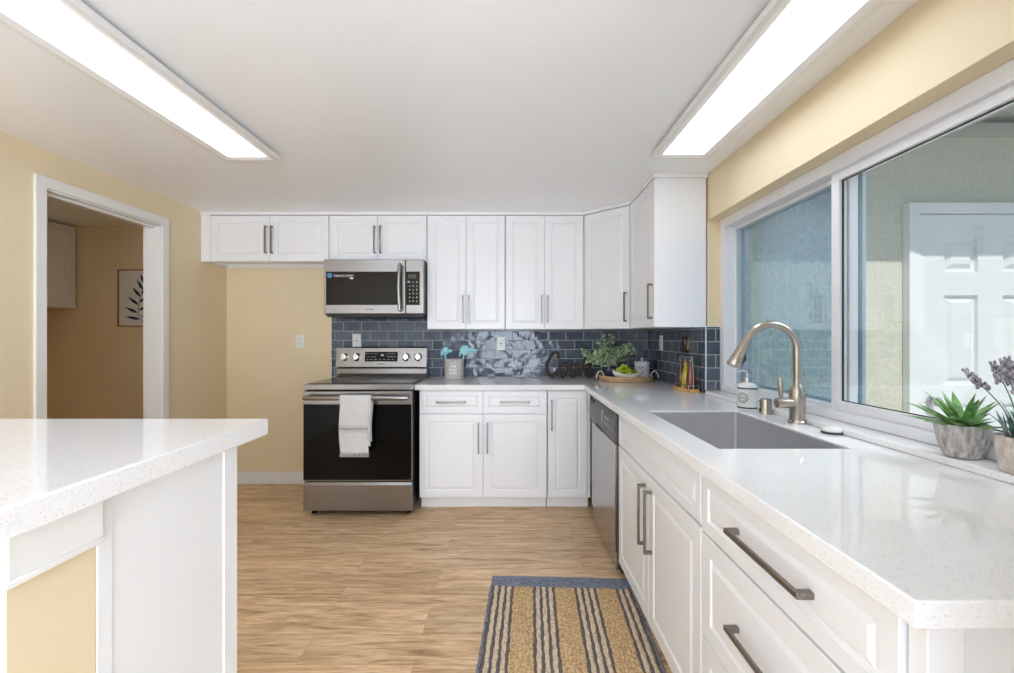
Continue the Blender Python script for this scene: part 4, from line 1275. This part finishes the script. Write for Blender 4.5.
t = thing('tea_canister', 'white enamel tea canister with knob lid on the wooden tray', 'canister', (TX + 0.130, TY + 0.0, ZT), 0)
MB().lathe([(0.052, 0), (0.055, 0.003), (0.059, 0.118), (0.060, 0.121)], 36).build('can', 'ceramic_blue', t, smooth=True)
mb = MB().lathe([(0.0615, 0.1213), (0.0615, 0.131), (0.055, 0.135), (0.008, 0.139), (0.006, 0.148), (0.010, 0.153), (0.009, 0.161), (0.004, 0.164)], 36)
mb.build('lid', 'ceramic_blue', t, smooth=True)
mb = MB()
mb.text('TEA', 0.036, 0.0006, Matrix.Translation((0, 0, 0.092)) @ Matrix.Rotation(math.radians(-30), 4, 'Z'), wrap=0.0578)
mb.build('tea_lettering', 'dark_print', t)

# oil bottle caddy
CX, CY = 1.118, 2.90
t = thing('bottle_caddy', 'wire bottle caddy on honey wood base beside the tile wall', 'bottle caddy', (CX, CY, CT), math.radians(-84))
mb = MB()
mb.box(-0.105, 0.105, -0.036, 0.036, 0.0, 0.020)
mb.build('wooden_base', 'caddy_wood', t, bevel=0.004)
mb = MB()
loop = lambda z: [(-0.098, -0.033, z), (0.098, -0.033, z), (0.098, 0.033, z), (-0.098, 0.033, z)]
mb.tube(loop(0.042), 0.0022, 6, closed=True)
for x, y in ((-0.098, -0.033), (0.098, -0.033), (0.098, 0.033), (-0.098, 0.033)):
    mb.cyl((x, y, 0.018), (x, y, 0.042), 0.0022, 6)
pth = [(-0.098, 0, 0.018), (-0.094, 0, 0.12), (-0.085, 0, 0.20), (-0.06, 0, 0.222), (-0.03, 0, 0.212), (0, 0, 0.218), (0.03, 0, 0.212), (0.06, 0, 0.222), (0.085, 0, 0.20), (0.094, 0, 0.12), (0.098, 0, 0.018)]
mb.tube(catmull(pth, 5), 0.0026, 8)
mb.build('wire_frame', 'wire', t, smooth=True)
RZ = math.radians(-84)
for k, (lx, mt, lab) in enumerate(((-0.064, 'plum_oil', 'tall glass bottle of dark plum oil at left in the wire caddy'), (0.0, 'yellow_oil', 'tall glass bottle of bright yellow oil in middle of the caddy'), (0.064, 'red_oil', 'tall glass bottle of dark red oil at right in the wire caddy'))):
    wx, wy = CX + lx * math.cos(RZ), CY + lx * math.sin(RZ)
    b = thing('oil_bottle', lab, 'bottle', (wx, wy, CT + 0.0205), RZ, 'oil bottles in the caddy')
    MB().lathe([(0.026, 0), (0.029, 0.004), (0.029, 0.05), (0.024, 0.085), (0.014, 0.125), (0.0105, 0.15), (0.0105, 0.158), (0.012, 0.159), (0.012, 0.165)], 20).build('glass', mt, b, smooth=True)
    MB().lathe([(0.0095, 0.1655), (0.0095, 0.174), (0.004, 0.176), (0.003, 0.19)], 14).build('stopper', 'cork', b, smooth=True)

# ------------------------------------------------------------------ plants on the sill
ZS = 0.9355
t = thing('potted_succulent', 'green spiky succulent in a grey cement pot on window sill', 'potted plant', (1.222, 1.232, ZS))
mb = MB().lathe([(0.034, 0), (0.039, 0.003), (0.050, 0.035), (0.0575, 0.075), (0.0585, 0.088), (0.056, 0.090), (0.053, 0.086), (0.048, 0.07), (0.01, 0.07)], 40, fx=lambda a, z: 1 + 0.012 * math.sin(24 * a) * (1 if z < 0.08 else 0))
mb.build('pot', 'pot_grey', t, smooth=True)
MB().lathe([(0.05, 0.071), (0.049, 0.0765), (0.02, 0.079)], 24).build('soil', 'soil', t, smooth=True)
fo = MB()
def blade(mb, base, az, el, L, W, curl):
    d = Vector((math.cos(az) * math.cos(el), math.sin(az) * math.cos(el), math.sin(el)))
    s = Vector((-math.sin(az), math.cos(az), 0))
    u = s.cross(d)
    if u.z < 0: u = -u
    rings = []
    n = 9
    for i in range(n + 1):
        q = i / n
        p = Vector(base) + d * L * q - u * curl * L * (q ** 2) * 0.5
        wd = W * (0.55 + 1.2 * q - 1.75 * q * q + 0.0) if q < 1 else 0.0006
        wd = max(wd, 0.0006)
        th = 0.30 * wd
        rings.append([p - s * wd + u * wd * 0.25, p - u * th, p + s * wd + u * wd * 0.25, p + u * th * 0.6])
    mb.rings(rings)
rnd = random.Random(3)
for ring_, (cnt, el, L, W) in enumerate(((8, 0.30, 0.115, 0.0165), (8, 0.62, 0.118, 0.017), (6, 0.95, 0.112, 0.016), (4, 1.3, 0.10, 0.013))):
    for i in range(cnt):
        az = 2 * PI * i / cnt + ring_ * 0.5 + rnd.uniform(-0.15, 0.15)
        # the panes stand just behind the pot, so leaves there are shorter
        LL = L * rnd.uniform(0.9, 1.08) * (0.55 if math.cos(az) > 0.35 and el < 0.8 else 1.0)
        blade(fo, (0.008 * math.cos(az), 0.008 * math.sin(az), 0.076), az, el + rnd.uniform(-0.1, 0.1), LL, W, 0.25)
fo.build('leaves', 'leaf_green', t, smooth=True)

t = thing('potted_lavender', 'lavender with dusty purple spikes in a ribbed beige pot on sill', 'potted plant', (1.222, 1.082, ZS))
mb = MB().lathe([(0.038, 0), (0.043, 0.004), (0.049, 0.05), (0.052, 0.075), (0.0525, 0.086), (0.049, 0.087), (0.046, 0.075), (0.01, 0.074)], 96, fx=lambda a, z: 1 + (0.022 * math.sin(32 * a) if 0.01 < z < 0.07 else 0))
mb.build('pot', 'pot_ribbed', t, smooth=True)
MB().lathe([(0.045, 0.0745), (0.044, 0.078), (0.02, 0.080)], 24).build('soil', 'soil', t, smooth=True)
fo, fl, sm = MB(), MB(), MB()
rnd = random.Random(8)
for i in range(46):
    az = rnd.uniform(0, 2 * PI); el = rnd.uniform(0.85, 1.5)
    b = (rnd.uniform(-0.022, 0.018), rnd.uniform(-0.025, 0.025), 0.078)
    if math.cos(az) > 0.3: el = max(el, 1.2)
    blade(fo, b, az, el, rnd.uniform(0.055, 0.10), rnd.uniform(0.005, 0.008), rnd.uniform(0.1, 0.5))
for i in range(9):
    az = 2 * PI * i / 9 + rnd.uniform(-0.3, 0.3); tl = rnd.uniform(0.15, 0.45)
    if math.cos(az) > 0.3: tl *= 0.4
    if i == 0: az, tl = 2.3, 0.62
    H = rnd.uniform(0.15, 0.185)
    top = Vector((math.cos(az) * H * tl, math.sin(az) * H * tl, 0.078 + H))
    mid = Vector((top.x * 0.4, top.y * 0.4, 0.078 + H * 0.5))
    pts = catmull([(0.01 * math.cos(az), 0.01 * math.sin(az), 0.078), mid, top], 5)
    sm.tube(pts, 0.0015, 5)
    dd_ = (top - mid).normalized()
    for k in range(24):
        q = top - dd_ * (0.06 * (1 - k / 24)) + dd_ * 0.012
        a = k * 2.4
        o = Vector((math.cos(a), math.sin(a), 0.3)) * (0.0105 * (1 - 0.6 * k / 24))
        fl.sphere(q + o, 0.0046 * (1 - 0.35 * k / 24), 6, 1, 1, 1.5)
fo.build('leaves', 'leaf_lav', t, smooth=True)
sm.build('stems', 'leaf_lav', t)
fl.build('flower_spikes', 'lav_flower', t, smooth=True)

# ------------------------------------------------------------------ bar peninsula at left
PX1 = -0.602
struct(MB().box(-1.6, PX1, 0.545, 0.662, 0, 1.029).build('wall_peninsula', 'wall'), 'short yellow pony wall under the bar top')
mb = MB()
mb.box(PX1 + 0.0005, PX1 + 0.013, 0.534, 0.662, 0.963, 1.029).box(-1.6, PX1 + 0.0005, 0.532, 0.5445, 0.963, 1.029)
mb.box(PX1 + 0.0005, PX1 + 0.017, 0.529, 0.664, 0.963, 0.972).box(-1.6, PX1 + 0.0005, 0.528, 0.5445, 0.963, 0.972)
struct(mb.build('trim_4', 'trim', bevel=0.0025), 'white trim board under the bar top')
t = thing('peninsula_cabinet', 'white cabinet with plain end panel under the bar top', 'cabinet', (-1.1, 0.83, 0))
MB().box(-0.5, 0.492, -0.166, 0.168, 0.0, 1.029).build('cabinet_body', 'cab', t)
mb = MB().box(0.4925, 0.499, -0.166, -0.140, 0.0, 1.029)
mb.build('panel_stile', 'cab', t, bevel=0.0015)
mb = MB().box(0.4925, 0.497, -0.139, 0.1275, 0.0, 1.029)
mb.build('end_panel', 'cab', t, bevel=0.001)
mb = MB().box(0.4925, 0.500, 0.128, 0.174, 0.0, 1.029)
mb.build('corner_post', 'cab', t, bevel=0.002)
mb = MB().box(-1.65, -0.568, 0.40, 1.073, 1.0298, 1.067)
tag(mb.build('bar_countertop', 'quartz', bevel=0.003), 'speckled white quartz raised bar top at left', 'countertop')

# ------------------------------------------------------------------ next room
t = thing('hall_cabinet', 'white wall cabinet in the next room seen through the doorway', 'cabinet', (-3.86, 3.05, 0), PI / 2)
X0h = 0.0
MB().box(0.0, 0.985, 0.0, 0.335, 1.505, 2.225).build('cabinet_body', 'cab', t)
for a, b in ((0.003, 0.49), (0.494, 0.982)):
    d = door(t, a, b, 1.508, 2.222, 'door', 0.07)
    pull(d, b - 0.03 if a < 0.1 else a + 0.03, 1.63, 0.15)
t = thing('hall_fill_light', 'small round light added out of view to brighten the next room', 'ceiling light', (-3.3, 2.3, ZC))  # added lamp, lifts the dim room beyond the doorway
MB().lathe([(0.15, -0.025), (0.155, -0.02), (0.155, -0.0005)], 28).build('base', 'trim', t, smooth=True)
MB().lathe([(0.01, -0.085), (0.08, -0.07), (0.125, -0.045), (0.14, -0.0255)], 28).build('dome', 'warm_fill', t, smooth=True)
t = thing('framed_picture', 'framed print of a navy leaf branch on the next room wall', 'picture', (-3.265, 4.05, 1.60))
mb = MB()
fw, fh = 0.205, 0.255
mb.box(-fw, -fw + 0.012, -0.024, -0.001, -fh, fh).box(fw - 0.012, fw, -0.024, -0.001, -fh, fh)
mb.box(-fw + 0.012, fw - 0.012, -0.024, -0.001, -fh, -fh + 0.012).box(-fw + 0.012, fw - 0.012, -0.024, -0.001, fh - 0.012, fh)
mb.build('frame', 'art_frame', t, bevel=0.002)
art = MB().box(-fw + 0.012, fw - 0.012, -0.014, -0.002, -fh + 0.012, fh - 0.012).build('print', 'art_paper', t)
mb = MB()
stem = catmull([(0.02, -0.0165, -0.215), (-0.025, -0.0165, -0.12), (0.0, -0.0165, 0.02), (0.035, -0.0165, 0.13)], 6)
mb.tube(stem, 0.0022, 6)
for i, p in enumerate(stem[3::3]):
    for s in (-1, 1):
        L = 0.125 - 0.006 * i
        d = Vector((s * (1.0 - 0.09 * i) + 0.05, 0, 0.18 + 0.2 * i))
        leaf(mb, Vector(p) + d.normalized() * 0.008 + Vector((0, 0, 0.012 * s)), d, L, 0.0125, (0, -1, 0), 0.0, 7, 0)
mb.build('leaf_branch', 'art_ink', art)

# ------------------------------------------------------------------ rug
t = thing('added_bounce_rug', 'pale rug added behind the camera to bounce light upward', 'rug', (-0.6, -1.2, 0))  # added out of view as a pale bounce surface under the ceiling
MB().box(-1.5, 1.5, -2.2, 1.05, 0.0003, 0.009).build('rug_field', 'ceramic', t, bevel=0.003)
mb = MB()
mb.box(-1.53, -1.501, -2.2, 1.05, 0.0003, 0.010)
mb.build('rug_border', 'crock', t, bevel=0.003)
MB().box(1.501, 1.53, -2.2, 1.05, 0.0003, 0.010).build('rug_border', 'crock', t, bevel=0.003)
t = thing('striped_rug', 'striped jute runner rug with slate blue end band on the floor', 'rug', (-0.085, 2.392, 0.0), math.radians(-2.7))
CW = 0.0157
seq = 'DCDCDCD' + 'TTTTTT' + 'DCDCDCD' + 'TTTTTT' + 'DCDCDCD' + 'TTTTTT' + 'DCDCD'
RWid = CW * len(seq)
RLen = 1.45
rnd = random.Random(2)
mb = MB()
ny = 150
def jit(i, y): return 0.0012 * math.sin(y * 31 + i * 1.7) + 0.0012 * math.sin(y * 97 + i * 0.9)
for i, ch in enumerate(seq):
    mb.mi = 'DCT'.index(ch)
    rings = []
    for j in range(ny + 1):
        y = -0.10 - (RLen - 0.20) * j / ny
        sh = lambda q: 0.0012 * ((1 if q < len(seq) and seq[q] == 'D' else 0) - (1 if q > 0 and seq[q - 1] == 'D' else 0))
        xa, xb = i * CW + jit(i, y) + sh(i), (i + 1) * CW + jit(i + 1, y) + sh(i + 1)
        hh = 0.0085 + 0.001 * math.sin(y * 260 + i * 2)
        rings.append([(xa, y, 0.0005), (xb, y, 0.0005), (xb, y, 0.005), (xa + 0.7 * (xb - xa), y, hh), (xa + 0.3 * (xb - xa), y, hh), (xa, y, 0.005)])
    mb.rings(rings)
mb.build('woven_field', ['rug_dark', 'rug_cream', 'rug_tan'], t, smooth=True)
for y0, y1 in ((-0.10, 0.0), (-RLen, -RLen + 0.10)):
    mb = MB()
    nrow, nc = 8, 40
    rings = []
    for j in range(nrow * 4 + 1):
        q = j / (nrow * 4)
        y = y0 + (y1 - y0) * q
        z = 0.007 + 0.0016 * abs(math.sin(q * PI * nrow))
        ed = 0.004 * math.sin(q * 40)
        rings.append([(-0.006 + ed * 0.3, y, 0.0005), (RWid + 0.006, y, 0.0005), (RWid + 0.006, y, z * 0.7), (RWid * 0.66, y, z), (RWid * 0.33, y, z), (-0.006 + ed * 0.3, y, z * 0.7)])
    mb.rings(rings)
    mb.build('end_band', 'rug_blue', t, smooth=True)
for sx in (-0.004, RWid + 0.004):
    mb = MB()
    mb.tube([(sx + 0.0015 * math.sin(k * 1.3), -0.10 - (RLen - 0.2) * k / 60, 0.0058) for k in range(61)], 0.0052, 8)
    mb.build('side_binding', 'rug_blue', t, smooth=True)
